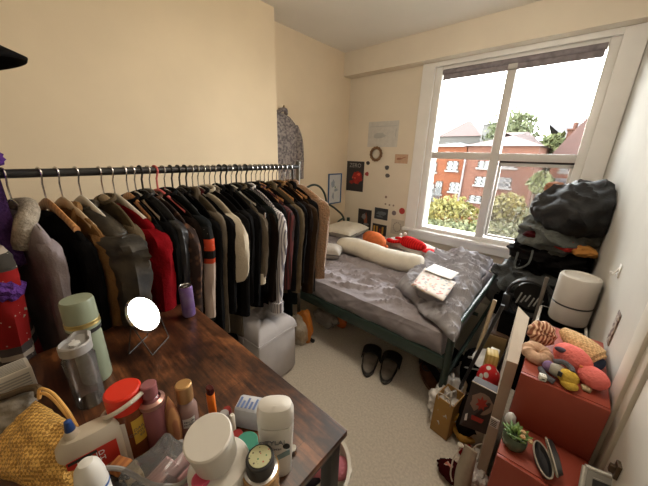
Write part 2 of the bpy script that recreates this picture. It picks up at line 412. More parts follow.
bm = B(); a = at(573, 135, y=28.5) - h4.location; box(bm, (a.x - .35, 1.2, a.z - 2.2), (a.x + .35, 2.0, a.z + .3)); box(bm, (a.x - .42, 1.12, a.z + .3), (a.x + .42, 2.08, a.z + .42)); tube(bm, [(a.x, 1.6, a.z + .42), (a.x, 1.6, a.z + .9)], .13, 8)
lnk('chimney', bm, m_b2, h4, False)
h6 = house('tiled_house', 'slate roofed building rising behind the salmon brick house', 548, 574, 34, 2.2, m_b3, roof='hip', rmat=m_sl, ridge=2.6)
h5 = house('tiled_house', 'distant house with a red hipped roof above the orange house', 436, 476, 48, 4.4, m_stone, roof='hip', ridge=2.6, wins=((446, 142, 449, 146), (453, 142, 456, 146), (460, 142, 463, 146)))
h7 = house('terrace_block', 'distant pale rendered terrace with white bays under the red roof', 427, 470, 40, 2.6, m_stone, roof='hip', rmat=m_sl, ridge=.7, wins=((432, 147, 437, 152), (441, 147, 446, 152), (451, 147, 455, 152)))
h8 = house('terrace_block', 'distant white dormered building left of the round tree', 477, 498, 42, 5.4, mat('white_render', (0.0553, 0.0533, 0.0507), rough=.8), roof='hip', rmat=m_sl, ridge=.6, wins=((481, 141, 485, 146), (488, 141, 492, 146)))
def foliage(bm, c, size, n, seed, leaf=.16):
    rnd = random.Random(seed)
    for _ in range(n):
        d = Vector((rnd.gauss(0, 1), rnd.gauss(0, 1), rnd.gauss(0, 1))).normalized() * (rnd.random() ** .4)
        k = 1 + .35 * nz(d, 1.7, seed)
        p = Vector(c) + Vector((d.x * size[0], d.y * size[1], d.z * size[2])) * k
        s = leaf * rnd.uniform(.6, 1.4); e = Euler((rnd.uniform(0, 6), rnd.uniform(0, 6), rnd.uniform(0, 6))).to_matrix()
        vv = [bm.verts.new(p + e @ Vector(q) * s) for q in ((-1, 0, 0), (0, -.6, .15), (1, 0, 0), (0, .6, .15))]
        bm.faces.new(vv)
def tree(name, label, px, py, Y, r, c1, c2, n=1400, leaf=.16, cat='tree', seed=1):
    c = at(px, py, y=Y); t = thing(name, label, cat, (c.x, Y, GZ)); h = c.z - GZ
    bm = B(); foliage(bm, (0, 0, h), (r[0], r[0], r[1]), n, seed, leaf)
    lnk('foliage', bm, mat(name + '_leaf_%d' % seed, tuple(q * .24 for q in c1), color2=tuple(q * .24 for q in c2), vscale=1.6, rough=.8), t, False)
    bm = B(); tube(bm, [(0, 0, 0), (.1, 0, h * .5), (0, .1, h)], [.25, .18, .08], 8)
    for k in range(4): tube(bm, [(0, 0, h * .55), (r[0] * .5 * cos(k * 1.6), r[0] * .5 * sin(k * 1.6), h + r[1] * .3)], [.1, .03], 6)
    lnk('trunk', bm, mat('bark', (.06, .045, .03), rough=.9), t)
tree('round_tree', 'round pale green tree standing behind the salmon brick roof', 512, 134, 38, (2.5, 2.5), (.13, .17, .05), (.20, .22, .09), 2600, .2, seed=2)
tree('small_tree', 'yellow green treetop between the two roofs on the right', 548, 152, 30, (1.0, 1.5), (.20, .20, .04), (.13, .17, .04), 900, .25, seed=3)
tree('small_tree', 'green treetop in front of the dark brick wall', 540, 182, 20, (.55, .6), (.13, .18, .04), (.20, .22, .06), 500, .17, seed=4)
for i, (px, py, Y, rx, rz_, c1, c2, lab) in enumerate((
        (449, 212, 14, 1.3, .75, (.30, .24, .02), (.24, .22, .04), 'bright yellow bush in front of the orange house'),
        (503, 212, 14, .9, .8, (.29, .23, .03), (.22, .21, .05), 'yellow bush seen through the lower right pane'),
        (433, 232, 12, 1.1, .55, (.13, .16, .05), (.20, .20, .06), 'low green bush at the bottom left of the window view'),
        (462, 235, 12, 1.3, .65, (.16, .19, .06), (.22, .21, .07), 'spreading green hedge bush below the yellow bush'),
        (487, 240, 11.5, 1.0, .7, (.13, .18, .05), (.22, .22, .06), 'leafy green bush at the foot of the middle window bar'),
        (515, 246, 11, 1.2, .75, (.15, .17, .06), (.20, .19, .07), 'olive green bush at the bottom of the right sash'),
        (422, 216, 15, .8, .7, (.13, .13, .05), (.10, .14, .04), 'small dull green bush beside the balcony'),
        (543, 238, 13.5, 1.6, 1.2, (.12, .14, .05), (.17, .17, .06), 'green brown shrub behind the pile of black clothes'))):
    tree('garden_bush', lab, px, py, Y, (rx, rz_), c1, c2, 1500, .10, 'bush', seed=10 + i)
# ------------------------------------------------------------------ bed
m_green = mat('green_enamel', (.022, .045, .036), rough=.4, var=.15, spec=.5)
def ridge(x, y, s=1, seed=0):
    """crumpled cloth height, 0..1"""
    a = 1 - abs(nz((x * 3.2 + y * 1.2, y * 7 - x * 1.5, 0), s, seed)) * 2.2
    b = 1 - abs(nz((x * 9 + 3, y * 5 + x * 3, 2), s, seed + 3)) * 2.2
    c = nz((x, y, 0), 2.2 * s, seed + 6)
    d = 1 - abs(nz((x * 14 - y * 9, y * 11 + x * 7, 5), s, seed + 8)) * 2.2
    e = 1 - abs(nz((x * 2.0, y * 16, 1), s, seed + 11)) * 2.0
    return .55 * max(0, a) ** 2 + .34 * max(0, b) ** 2 + .2 * max(0, d) ** 2 + .3 * max(0, e) ** 3 + .5 * c
def folds(x, y, seed=0):
    """long creases running slantwise over a pulled sheet"""
    wx = x + .10 * nz((x * 2, y * 2, 7), 1, seed); wy = y + .10 * nz((x * 2, y * 2, 3), 1, seed)
    h = 0
    for k, (ang, fa, fb, am) in enumerate(((-.45, 1.3, 7, .5), (-.75, 2.2, 12, .42), (-.15, 2.0, 15, .32), (.5, 3.0, 11, .22), (-.5, 5, 26, .14))):
        u, v = wx * cos(ang) - wy * sin(ang), wx * sin(ang) + wy * cos(ang)
        h += am * max(0, 1 - abs(nz((u * fa, v * fb, k * 3.1), 1, seed + k)) * 3.2) ** 1.6
    return h
bed = thing('bed_frame', 'green tubular metal double bed frame with curled headboard under the window', 'bed', (-1.19, 1.98, 0))
L = Vector(bed.location)
def q_(x, y, z): return Vector((x, y, z)) - L
bm = B(); box(bm, q_(-1.95, 1.285, .30), q_(-.30, 1.312, .365), bev=.006); box(bm, q_(-1.95, 1.285, .365), q_(-.30, 1.318, .372)); lnk('side_rail', bm, m_green, bed)
bm = B(); box(bm, q_(-1.95, 2.64, .30), q_(-.30, 2.667, .365), bev=.006); lnk('side_rail', bm, m_green, bed)
for y in (1.30, 2.655):
    bm = B(); tube(bm, [q_(-.285, y, 0), q_(-.285, y, .54)], .019, 12); lathe(bm, [(0, 0), (.024, 0), (.024, .03), (.019, .035)], 12, q_(-.285, y, 0)); lnk('leg', bm, m_green, bed)
    bm = B(); tube(bm, [q_(-1.955, y, 0), q_(-1.955, y, .62)], .019, 12); lnk('leg', bm, m_green, bed)
bm = B(); tube(bm, spline([q_(-.285, 1.30, .50), q_(-.285, 1.33, .52), q_(-.285, 1.42, .53), q_(-.285, 2.0, .53), q_(-.285, 2.55, .53), q_(-.285, 2.64, .52), q_(-.285, 2.655, .50)], 5), .014, 10)
tube(bm, [q_(-.285, 1.3, .24), q_(-.285, 2.655, .24)], .011, 8)
lnk('footboard', bm, m_green, bed)
bm = B(); tube(bm, [q_(-1.2, 1.98, .30), q_(-1.2, 1.98, 0)], .016, 10); tube(bm, [q_(-1.95, 1.98, .31), q_(-.3, 1.98, .31)], .013, 8); lnk('centre_support', bm, m_green, bed)
bm = B()
for k in range(13): box(bm, q_(-1.9 + k * .12, 1.31, .345), q_(-1.84 + k * .12, 2.64, .357))
lnk('slats', bm, mat('pine_slat', (.35, .24, .13), rough=.7), bed)
bm = B(); X = -1.955
def hb(px, py): return at(px, py, x=X) - L
for pts in ([(302, 196), (306, 188.5), (314, 184.8), (321, 188), (325.5, 197), (327, 213), (325, 232), (323, 245)],
            [(300, 214), (308, 203), (317, 201), (327, 203.5), (337, 210), (343.6, 218), (343.8, 232), (343, 245)],
            [(343.6, 218), (338, 222), (334, 230), (333, 240)], [(302, 196), (299, 206), (302, 222), (305, 240)]):
    tube(bm, spline([hb(*p) for p in pts], 7), .011, 10)
tube(bm, [q_(X, 1.3, .56), q_(X, 2.655, .56)], .011, 8)
lnk('headboard', bm, m_green, bed)

m_sheet = cloth('grey_sheet', (.33, .30, .32), var=.15, vscale=12, bump=.6, bscale=22)
m_duvet = cloth('duvet_grey', (.38, .37, .40), var=.15, vscale=12, bump=.5, bscale=26)
mt = thing('mattress', 'thick mattress in a creased pinkish grey fitted sheet on the green bed', 'mattress', (-1.19, 1.98, .358))
L = Vector(mt.location)
bm = B(); box(bm, q_(-1.94, 1.325, .3585), q_(-.33, 2.63, .475), bev=.02); lnk('core', bm, cloth('mattress_white', (.6, .58, .55)), mt)
bm = B()
x0, x1, y0, y1, zt, zb = -1.945, -.315, 1.312, 2.645, .492, .362
def fsheet(u, v):
    # v across: 0..0.12 near side, then top, 0.88..1 far side
    x = x0 + (x1 - x0) * u
    if v < .14: y = y0; z = zb + (zt - zb) * v / .14
    elif v > .86: y = y1; z = zt - (zt - zb) * (v - .86) / .14
    else: y = y0 + (y1 - y0) * (v - .14) / .72; z = zt
    r = folds(x, y if .14 <= v <= .86 else y + (z - zt), 2)
    top = min(1, max(0, (v - .14) * 18)) * min(1, max(0, (.86 - v) * 18))
    z += (r * .050 - .012) * top; 
    if v < .18: y += (.006 * nz((x * 3, z * 6, 0), 3) - .009 * r) - .012 * sin(pi * min(1, v / .14))
    e = min(u, 1 - u)
    if e < .012: z = min(z, zb + (z - zb) * (e / .012) ** .5)
    return q_(x, y, z)
grid(bm, 260, 130, fsheet)
o = lnk('fitted_sheet', bm, m_sheet, mt)

dv = thing('duvet', 'rumpled grey duvet bunched up at the foot end of the bed', 'duvet', (-.6, 2.0, .5))
L = Vector(dv.location)
bm = B()
A = [at(396, 288, z=.52), at(453, 340, z=.52), at(489, 258, z=.56) + Vector((.03, .02, 0)), at(434, 249, z=.57)]
def fduv(u, v, top=True):
    # quad: A0 left-near, A1 right-near, A2 right-far, A3 left-far
    a = A[0].lerp(A[1], u); b_ = A[3].lerp(A[2], u); p = a.lerp(b_, v)
    e = min(u, 1 - u, v, 1 - v)
    p.x += .03 * nz((u * 4, v * 4, 1), 1.5, 4) * (1 if e < .1 else .4); p.y += .04 * nz((u * 4, v * 4, 5), 1.5, 4) * (1 if e < .1 else .4)
    r = folds(p.x * 1.2, p.y * 1.2, 9)
    k = min(1, e / .09); k = (1 - (1 - k) ** 2) ** .5
    th = (0.03 + .035 * v + .050 * max(0, r) + .02 * sin(u * 9 + v * 3)) * k
    if u > .93: th -= .0
    p.z = .515 + (th if top else 0)
    if not top: p.z = .508
    return p - L
g1 = grid(bm, 130, 130, lambda u, v: fduv(u, v)); 
lnk('duvet_cover', bm, m_duvet, dv); 
dvc = dv.children[0]; solid(dvc, .012)
bm = B()                                       # near flap folded over on itself
def fflap(u, v):
    a = at(398, 283, z=.54).lerp(at(452, 322, z=.54), u); b_ = at(412, 268, z=.6).lerp(at(462, 300, z=.6), u)
    p = a.lerp(b_, v); r = ridge(p.x * 1.3, p.y * 1.3, 1.2, 21)
    k = min(1, min(u, 1 - u) / .08, ); p.z = .53 + .055 * sin(pi * min(1, v * 1.2 + .08)) * k + .02 * r
    return p - L
grid(bm, 60, 30, fflap); o = lnk('folded_edge', bm, m_duvet, dv); solid(o, .012)

# pillows
m_pw = cloth('cream_pillowcase', (.66, .61, .52), var=.08, bump=.12)
def pillow(name, label, cat, c, size, rz, m, seed=1, tilt=(0, 0), puff=.5, group=None, parts=True):
    t = thing(name, label, cat, c, (tilt[0], tilt[1], rz), group)
    bm = B(); n = 28
    def f(u, v, s):
        a, b_ = 2 * u - 1, 2 * v - 1
        k = (max(0, 1 - abs(a) ** 3.2) * max(0, 1 - abs(b_) ** 3.2)) ** puff
        pin = 1 - .07 * (1 - abs(a)) * abs(b_) - .0
        x = a * size[0] / 2 * (1 - .06 * (1 - b_ * b_) * 0) ; y = b_ * size[1] / 2 * (1 - .05 * (1 - a * a) * 0 - .06 * sin(pi * u) * 0)
        w = 1 + .10 * nz((a * 2, b_ * 2, s), 1.3, seed) + .07 * abs(nz((a * 5, b_ * 3, s), 1.5, seed))
        return Vector((x, y, s * size[2] / 2 * k * w + .004 * s))
    for s in (1, -1): grid(bm, n, n, lambda u, v: f(u, v, s))
    bmesh.ops.remove_doubles(bm, verts=bm.verts, dist=.0045)
    lnk('cover', bm, m, t)
    return t
pillow('pillow', 'white pillow lying flat against the green headboard behind the white bolster', 'pillow', (-1.765, 2.36, .565), (.36, .42, .12), .1, m_pw, 3)
# long bolster
def sausage(name, label, cat, pts, r, m, seed=1, flat=.75, z0=None, nring=40):
    P = spline(pts, 10); c = sum((Vector(p) for p in pts), Vector()) / len(pts)
    t = thing(name, label, cat, c); bm = B(); rings = []; N = len(P)
    for i, p in enumerate(P):
        a = P[max(0, i - 1)]; b_ = P[min(N - 1, i + 1)]; d = (b_ - a).normalized(); s = d.cross(Vector((0, 0, 1))).normalized(); w = s.cross(d)
        u = i / (N - 1); k = (1 - abs(2 * u - 1) ** 7) ** .5 * .98 + .02
        rr = r * k
        rings.append([p - c + (s * cos(a_) * rr + w * sin(a_) * rr * flat) * (1 + .07 * nz((i * .25, cos(a_) * 1.5, sin(a_) * 1.5), 1, seed)) for a_ in [2 * pi * j / 24 for j in range(24)]])
    loft(bm, rings); lnk('cover', bm, m, t); return t
sausage('body_pillow', 'long cream white bolster lying across the grey sheet in front of the soft toys', 'pillow',
        [at(338, 243, z=.575), at(360, 248, z=.575), at(384, 257, z=.57), at(410, 263, z=.57), at(424, 266, z=.57)], .098, m_pw, 5)
pillow('cushion', 'small crumpled light grey cushion beside the tan fur coat', 'cushion', at(333, 250, z=.56) + Vector((-.02, -.03, -.005)), (.22, .2, .10), .5, cloth('light_grey_case', (.45, .41, .37), var=.1), 8, puff=.45)
pillow('cushion', 'pale grey cushion behind the bolster under the red knitted toy', 'cushion', at(404, 246, z=.55) + Vector((.05, .02, 0)), (.50, .26, .10), -.28, cloth('pale_grey_case', (.50, .47, .43), var=.08), 11)
# orange soft toy
t = thing('stuffed_toy', 'plain orange oval stuffed toy between the white pillows', 'stuffed toy', at(374, 240, z=.62), -.5)
mo = cloth('orange_plush', (.62, .16, .055), bump=.4)
bm = B(); blob(bm, (0, 0, 0), (.15, .085, .075), .06, 1.5, 2); lnk('body', bm, mo, t)
bm = B(); blob(bm, (.165, -.01, -.03), (.04, .03, .022), .05, 2, 4, 2); blob(bm, (.12, .05, -.03), (.03, .022, .02), .05, 2, 5, 2); lnk('fin', bm, mo, t)
# red knitted toy
t = thing('stuffed_toy', 'bright red ribbed knitted sea creature toy with claws on the pale grey cushion', 'stuffed toy', at(411, 243, z=.62), -.28)
mr = cloth('red_knit', (.62, .02, .02), color2=(.42, .01, .012), kind='wave', vscale=14, bump=.4, stretch=(1, .2, .2))
bm = B(); rings = []
for i in range(30):
    u = i / 29; k = (1 - abs(2 * u - 1) ** 3) ** .5; rr = (.065 * (1 - .35 * u)) * k + .002; rib = 1 + .07 * abs(sin(u * 26))
    rings.append([Vector((-.11 + .27 * u, cos(a_) * rr * rib, sin(a_) * rr * rib * .85 + .0)) for a_ in [2 * pi * j / 20 for j in range(20)]])
loft(bm, rings); lnk('body', bm, mr, t)
for s in (-1, 1):
    bm = B(); tube(bm, spline([(-.07, s * .04, 0), (-.12, s * .075, -.01), (-.17, s * .07, -.02)], 4), [.016] * 9, 10); blob(bm, (-.195, s * .055, -.022), (.045, .028, .02), .1, 2, s + 3, 2); lnk('claw', bm, mr, t)
    bm = B(); blob(bm, (-.10, s * .03, .055), (.014, .014, .014), 0, 1, 1, 2); lnk('eye', bm, mat('white_felt', (.75, .72, .68)), t)
bm = B(); blob(bm, (.185, 0, -.015), (.045, .06, .014), .12, 2, 8, 2); lnk('tail', bm, mr, t)
# papers on the duvet
def quad_thing(name, label, cat, P, m, th=.004, bumpy=.004, seed=0, nx=10, group=None):
    c = sum(P, Vector()) / 4; bm = B()
    def f(u, v):
        p = P[0].lerp(P[1], u).lerp(P[3].lerp(P[2], u), v) - c; p.z += bumpy * nz((u * 3, v * 3, seed), 1); return p
    grid(bm, nx, nx, f); o = lnk(name, bm, m, None, loc=c); solid(o, th, 0); return tag(o, label, cat, group)
m_pap = mat('white_paper', (.80, .79, .77), rough=.8, var=.03)
def floral_mat(name, base, c2, sc=38, lo=.12, hi=.3):
    if name in MATS: return MATS[name]
    m = bpy.data.materials.new(name); m.use_nodes = True; n = m.node_tree.nodes; l = m.node_tree.links; b = n['Principled BSDF']
    b.inputs['Roughness'].default_value = .75
    t = n.new('ShaderNodeTexCoord'); v = n.new('ShaderNodeTexVoronoi'); v.inputs['Scale'].default_value = sc; l.new(t.outputs['Object'], v.inputs[0])
    r = n.new('ShaderNodeValToRGB'); r.color_ramp.interpolation = 'CONSTANT'; e = r.color_ramp.elements
    e[0].position = 0; e[0].color = base + (1,); e[1].position = .55; e[1].color = c2[0] + (1,)
    for k, c in enumerate(c2[1:]): q = e.new(.66 + .1 * k); q.color = c + (1,)
    l.new(v.outputs['Color'], r.inputs[0])
    mx = n.new('ShaderNodeMix'); mx.data_type = 'RGBA'; r2 = n.new('ShaderNodeValToRGB'); r2.color_ramp.elements[0].position = hi; r2.color_ramp.elements[1].position = hi + .08
    l.new(v.outputs['Distance'], r2.inputs[0]); l.new(r2.outputs[0], mx.inputs[0]); l.new(r.outputs[0], mx.inputs[6]); mx.inputs[7].default_value = base + (1,)
    l.new(mx.outputs[2], b.inputs['Base Color']); MATS[name] = m; return m
m_flor = floral_mat('floral_print', (.62, .55, .50), ((.50, .22, .2), (.24, .28, .30), (.55, .40, .28)), 60, hi=.5)
Z1 = .635
quad_thing('notebook', 'flat sheet with a small flower and leaf print lying on the grey duvet', 'notebook', [at(411, 285, z=Z1), at(443, 301, z=Z1), at(456, 283, z=Z1), at(425, 268, z=Z1)], m_flor, .006, .006)
Z2 = .648
quad_thing('paper_sheet', 'blank white sheet of paper above the flower print on the duvet', 'paper', [at(424, 270, z=Z2), at(451, 279.5, z=Z2), at(459, 273, z=Z2), at(434, 264, z=Z2)], m_pap, .002, .004)

# ------------------------------------------------------------------ pictures on the window wall and the left wall
def wallq(a, b_, c, d, y=2.846):      # tl, tr, br, bl pixels
    return [at(*p, y=y) for p in (a, b_, c, d)]
m_dk = mat('poster_black', (.035, .032, .035), rough=.6)
def picture(name, label, cat, px, m, th=.004, art=None, frame=None, group=None, y=2.846, pl='y', val=None):
    P = [at(*p, **({'y': y} if pl == 'y' else {'x': val})) for p in px]
    if pl == 'y':
        xs = sorted(p.x for p in P); zs = sorted(p.z for p in P); w = (xs[2] + xs[3] - xs[0] - xs[1]) / 2; h = (zs[2] + zs[3] - zs[0] - zs[1]) / 2
        c = Vector((sum(p.x for p in P) / 4, 2.85, sum(p.z for p in P) / 4)); rz = 0
    else:
        ys = sorted(p.y for p in P); zs = sorted(p.z for p in P); w = (ys[2] + ys[3] - ys[0] - ys[1]) / 2; h = (zs[2] + zs[3] - zs[0] - zs[1]) / 2
        c = Vector((XL, sum(p.y for p in P) / 4, sum(p.z for p in P) / 4)); rz = pi / 2
    t = thing(name, label, cat, c, rz, group)
    bm = B(); box(bm, (-w / 2, -th - .0005, -h / 2), (w / 2, -.0005, h / 2)); lnk('print', bm, m, t)
    if frame:
        bm = B(); f = .012
        for lo, hi in (((-w / 2 - f, -h / 2 - f), (w / 2 + f, -h / 2)), ((-w / 2 - f, h / 2), (w / 2 + f, h / 2 + f)), ((-w / 2 - f, -h / 2), (-w / 2, h / 2)), ((w / 2, -h / 2), (w / 2 + f, h / 2))):
            box(bm, (lo[0], -.014, lo[1]), (hi[0], -.0005, hi[1]))
        lnk('frame', bm, frame, t)
    if art: art(t, w, h, -th - .0015)
    return t
def shape(t, name, m, y, verts_list):
    bm = B()
    for vs_ in verts_list:
        f = bm.faces.new([bm.verts.new((x, y, z)) for x, z in vs_])
    g = bmesh.ops.extrude_face_region(bm, geom=bm.faces[:]);
    for e in g['geom']:
        if isinstance(e, bmesh.types.BMVert): e.co.y += .001
    return lnk(name, bm, m, t, False)
def disc(cx, cz, rx, rz, n=20, ph=0): return [(cx + rx * cos(2 * pi * k / n + ph), cz + rz * sin(2 * pi * k / n + ph)) for k in range(n)]
rnd = random.Random(4)
def wob(cx, cz, rx, rz, n, amp, seed):
    r = random.Random(seed); return [(cx + rx * cos(2 * pi * k / n) * (1 + r.uniform(-amp, amp)), cz + rz * sin(2 * pi * k / n) * (1 + r.uniform(-amp, amp))) for k in range(n)]
def art_red(t, w, h, y):
    shape(t, 'red_glow', mat('poster_red', (.45, .03, .02), color2=(.22, .012, .012), vscale=14, rough=.6), y, [wob(w * .16, -h * .02, w * .28, h * .2, 22, .22, 3), wob(-w * .18, -h * .2, w * .12, h * .06, 12, .25, 5)])
    shape(t, 'red_flecks', mat('poster_bright_red', (.75, .10, .05), rough=.6), y - .001, [wob(-w * .12, -h * .04, w * .05, h * .035, 9, .3, 7), wob(w * .02, -h * .05, w * .05, h * .035, 9, .3, 8), wob(w * .22, h * .08, w * .1, h * .05, 12, .3, 9)])
    words('title', 'ZERO', w * .27, mat('poster_grey', (.35, .34, .33), rough=.6), t, (0, y - .001, h * .36), (pi / 2, 0, 0))
picture('poster', 'black poster with a red glow and a grey ZERO title', 'poster', [(347.5, 161.3), (364.5, 161.3), (362.5, 191.5), (345.8, 190.5)], m_dk, art=art_red)
def art_map(t, w, h, y):
    shape(t, 'drawing', mat('blue_grey_ink', (.33, .37, .42)), y, [wob(-w * .15, h * .18, w * .14, h * .14, 12, .3, 1), wob(w * .12, -h * .05, w * .15, h * .06, 12, .3, 2), wob(-w * .12, -h * .25, w * .08, h * .12, 10, .3, 3)])
    shape(t, 'green_mark', mat('green_ink', (.2, .3, .2)), y, [wob(w * .05, h * .05, w * .06, h * .04, 8, .3, 4)])
picture('framed_print', 'pale print in a blue frame on the left wall above the headboard', 'picture', [(328.5, 174.8), (340.5, 174.4), (339.8, 201.8), (328.7, 203)], mat('pale_print', (.62, .63, .62), var=.08, vscale=30), art=art_map, frame=mat('blue_frame', (.05, .12, .26), rough=.5), pl='x', val=XL + .002)
# round mirror
c = at(376.5, 154, y=2.85); t = thing('wall_mirror', 'small round mirror with a knobbly brown frame', 'mirror', (c.x, 2.85, c.z))
bm = B(); N = 48; ro = .066
rings = [[Vector(((ro + .016 * cos(b_)) * (1 + .04 * sin(a_ * 14)) * cos(a_), -.012 + .012 * sin(b_), (ro + .016 * cos(b_)) * (1 + .04 * sin(a_ * 14)) * sin(a_))) for b_ in [2 * pi * j / 8 for j in range(8)]] for a_ in [2 * pi * i / N for i in range(N)]]
vr = [[bm.verts.new(p) for p in r] for r in rings]
for i in range(N):
    for k in range(8): bm.faces.new((vr[i][k], vr[i][(k + 1) % 8], vr[(i + 1) % N][(k + 1) % 8], vr[(i + 1) % N][k]))
lnk('frame', bm, mat('brown_rattan', (.22, .12, .06), var=.4, vscale=60), t)
bm = B(); lathe(bm, [(0, 0), (.06, 0), (.06, .004), (0, .004)], 32, M=Matrix.Rotation(pi / 2, 4, 'X')); lnk('glass', bm, mat('mirror_face', (.72, .70, .66), rough=.25, metal=.6, var=.02), t)
picture('paper_poster', 'large faint grey drawing on thin pale paper above the round mirror', 'poster', [(369, 121.5), (399, 121), (397, 146), (367, 148)], mat('thin_paper', (.62, .60, .55), color2=(.56, .54, .50), vscale=26, rough=.8), .001,
        art=lambda t, w, h, y: shape(t, 'line', mat('faint_ink', (.48, .48, .46)), y, [[(-w * .45, h * .3), (w * .45, h * .3), (w * .45, h * .32), (-w * .45, h * .32)], [(w * .42, -h * .1), (w * .44, -h * .1), (w * .44, h * .2), (w * .42, h * .2)], wob(-w * .1, -h * .05, w * .2, h * .12, 12, .2, 2)]))
def art_leaf(t, w, h, y): shape(t, 'leaf_drawing', mat('russet_ink', (.35, .16, .10)), y, [wob(-w * .15, 0, w * .2, h * .13, 12, .3, 2), [(-w * .1, -h * .1), (w * .35, h * .2), (w * .3, h * .26), (-w * .12, -h * .02)]])
picture('postcard', 'tan postcard with a russet sprig, beside the window casing', 'card', [(395, 154.5), (408, 154), (407.5, 164), (394.5, 163)], mat('tan_card', (.55, .36, .24), var=.15, vscale=30), .002, art=art_leaf)
def art_books(t, w, h, y): 
    shape(t, 'orange_streaks', mat('rust_ink', (.35, .10, .05)), y, [wob(w * .1, 0, w * .12, h * .3, 12, .4, 3)]); shape(t, 'grey_figure', mat('grey_ink', (.22, .22, .22)), y - .001, [wob(-w * .05, h * .15, w * .18, h * .14, 14, .35, 4), wob(w * .15, -h * .25, w * .2, h * .07, 14, .35, 5)])
picture('art_print', 'dark upright print with rust streaks left of the two small framed prints', 'picture', [(358.5, 208.8), (371.5, 210), (370.5, 229.5), (357.5, 228)], m_dk, art=art_books)
def art_sea(t, w, h, y): shape(t, 'grey_waves', mat('grey_blue_ink', (.14, .16, .18)), y, [wob(0, h * .05, w * .35, h * .18, 18, .3, 5), wob(-w * .1, -h * .25, w * .25, h * .08, 14, .3, 6)])
picture('art_print', 'small near black landscape print above the yellow patterned print', 'picture', [(375, 208), (388, 208.5), (387.5, 220), (374, 219)], mat('navy_black', (.045, .05, .06)), art=art_sea)
def art_gold(t, w, h, y):
    shape(t, 'gold_blocks', mat('gold_ink', (.60, .33, .06)), y, [[(-w * .42 + k * w * .2, -h * .35), (-w * .3 + k * w * .2, -h * .35), (-w * .3 + k * w * .2, h * .3), (-w * .42 + k * w * .2, h * .3)] for k in (0, 1, 3)])
    shape(t, 'red_block', mat('dark_red_ink', (.35, .05, .04)), y, [[(w * .0, -h * .3), (w * .12, -h * .3), (w * .12, h * .1), (w * .0, h * .1)]])
picture('art_print', 'small black print with yellow bars just above the orange toy', 'picture', [(372.5, 223.5), (386.5, 225), (386, 236), (372, 234)], m_dk, art=art_gold)
def art_face(t, w, h, y): shape(t, 'outline', mat('brown_grey_ink', (.36, .32, .28)), y, [[(w * .36 * cos(a_) * k, h * .36 * sin(a_) * k) for a_, k in [(2 * pi * i / 24, 1 if i % 2 else .82) for i in range(24)]]]); shape(t, 'inner', mat('cream_card', (.62, .56, .46)), y - .0012, [disc(0, 0, w * .27, h * .28)])
picture('postcard', 'cream card with a grey outlined rosette under the pair of small stickers', 'card', [(391, 220), (404, 219.5), (403, 235), (390.5, 234)], MATS['cream_card'] if 'cream_card' in MATS else mat('cream_card', (.62, .56, .46)), .002, art=art_face)
for lab, px, py, s, c in (('tiny black square sticker right of the black poster', 368, 163, .05, (.06, .055, .05)), ('tiny red and white sticker right of the black poster', 367, 174, .055, (.5, .08, .07)),
                       ('small dark photo below the tan postcard', 387, 167.5, .055, (.10, .10, .11)), ('small tilted dark sticker under the small dark photo', 387.5, 175.5, .055, (.12, .11, .10)),
                       ('round red sticker near the window casing', 402, 211, .07, (.50, .06, .05)), ('small grey cat shaped sticker left of the round red sticker', 394, 213, .055, (.25, .20, .20)),
                       ('tiny upright brown sticker above a row of dots', 386, 197, .03, (.35, .25, .2)), ('tiny brown dot sticker left in the row of three', 385.5, 204, .022, (.35, .25, .2)),
                       ('tiny brown dot sticker in the middle of the row of three', 389.5, 205, .022, (.35, .25, .2)), ('tiny brown dot sticker at the right of the row of three', 393.5, 205.5, .022, (.35, .25, .2))):
    p = at(px, py, y=2.85); bm = B(); s2 = s / 2
    V_ = disc(0, 0, s2, s2, 16) if 'round' in lab or 'dot' in lab else wob(0, 0, s2, s2 * .9, 9, .15, px)
    o = shape(None, 'wall_sticker', mat('sticker_%d' % int(px * 2 + py), c, var=.3, vscale=60), -.002, [V_]); o.location = (p.x, 2.85, p.z); tag(o, lab, 'sticker')

# jacket on a hook on the recessed part of the left wall
t = thing('hanging_jacket', 'grey mottled tweed jacket hung on the wall in the recess beyond the rail', 'jacket', (XL + .01, 1.79, 1.66))
m_tweed = cloth('grey_tweed', (.32, .28, .26), color2=(.13, .115, .12), vscale=45, lo=.4, hi=.6, bump=.4)
bm = B(); rings = []
for k in range(26):
    u = k / 25; z = .03 - u * .64; w = .05 + .13 * min(1, (u / .2)) ** .6 + .02 * u; d = .03 + .05 * min(1, u / .15)
    rings.append([Vector((d * (1 + .35 * nz((0, a_ * 1.2, u * 2), 1, 3)) * max(-.0, .5 + .5 * sin(a_)) + .0, w * cos(a_) * (1 + .05 * nz((a_, u * 3, 0), 1.5, 2)), z)) for a_ in [2 * pi * j / 32 for j in range(32)]])
loft(bm, rings); lnk('body', bm, m_tweed, t)
for s in (1, -1):
    bm = B(); P = spline([(.045, s * .13, -.06), (.05, s * .185, -.18), (.05, s * .20, -.38), (.045, s * .205, -.56)], 6)
    rings = [[p + Vector((cos(a_) * .038, sin(a_) * .045, 0)) * (1 + .15 * nz((a_, i * .3, s), 1, 5)) for a_ in [2 * pi * j / 16 for j in range(16)]] for i, p in enumerate(P)]
    loft(bm, rings); lnk('sleeve', bm, m_tweed, t)
bm = B(); tube(bm, spline([(.03, -.05, .03), (.06, -.02, .055), (.06, .02, .055), (.03, .05, .03)], 6), .018, 10); lnk('collar', bm, m_tweed, t)
t = thing('wall_peg', 'small brass coloured peg holding the grey tweed jacket', 'peg', (XL, 1.79, 1.73))
bm = B(); tube(bm, [(0, 0, 0), (.06, 0, .0), (.075, 0, .02)], .008, 8); lnk('peg', bm, mat('dull_brass', (.35, .24, .12), metal=.8, rough=.4), t)
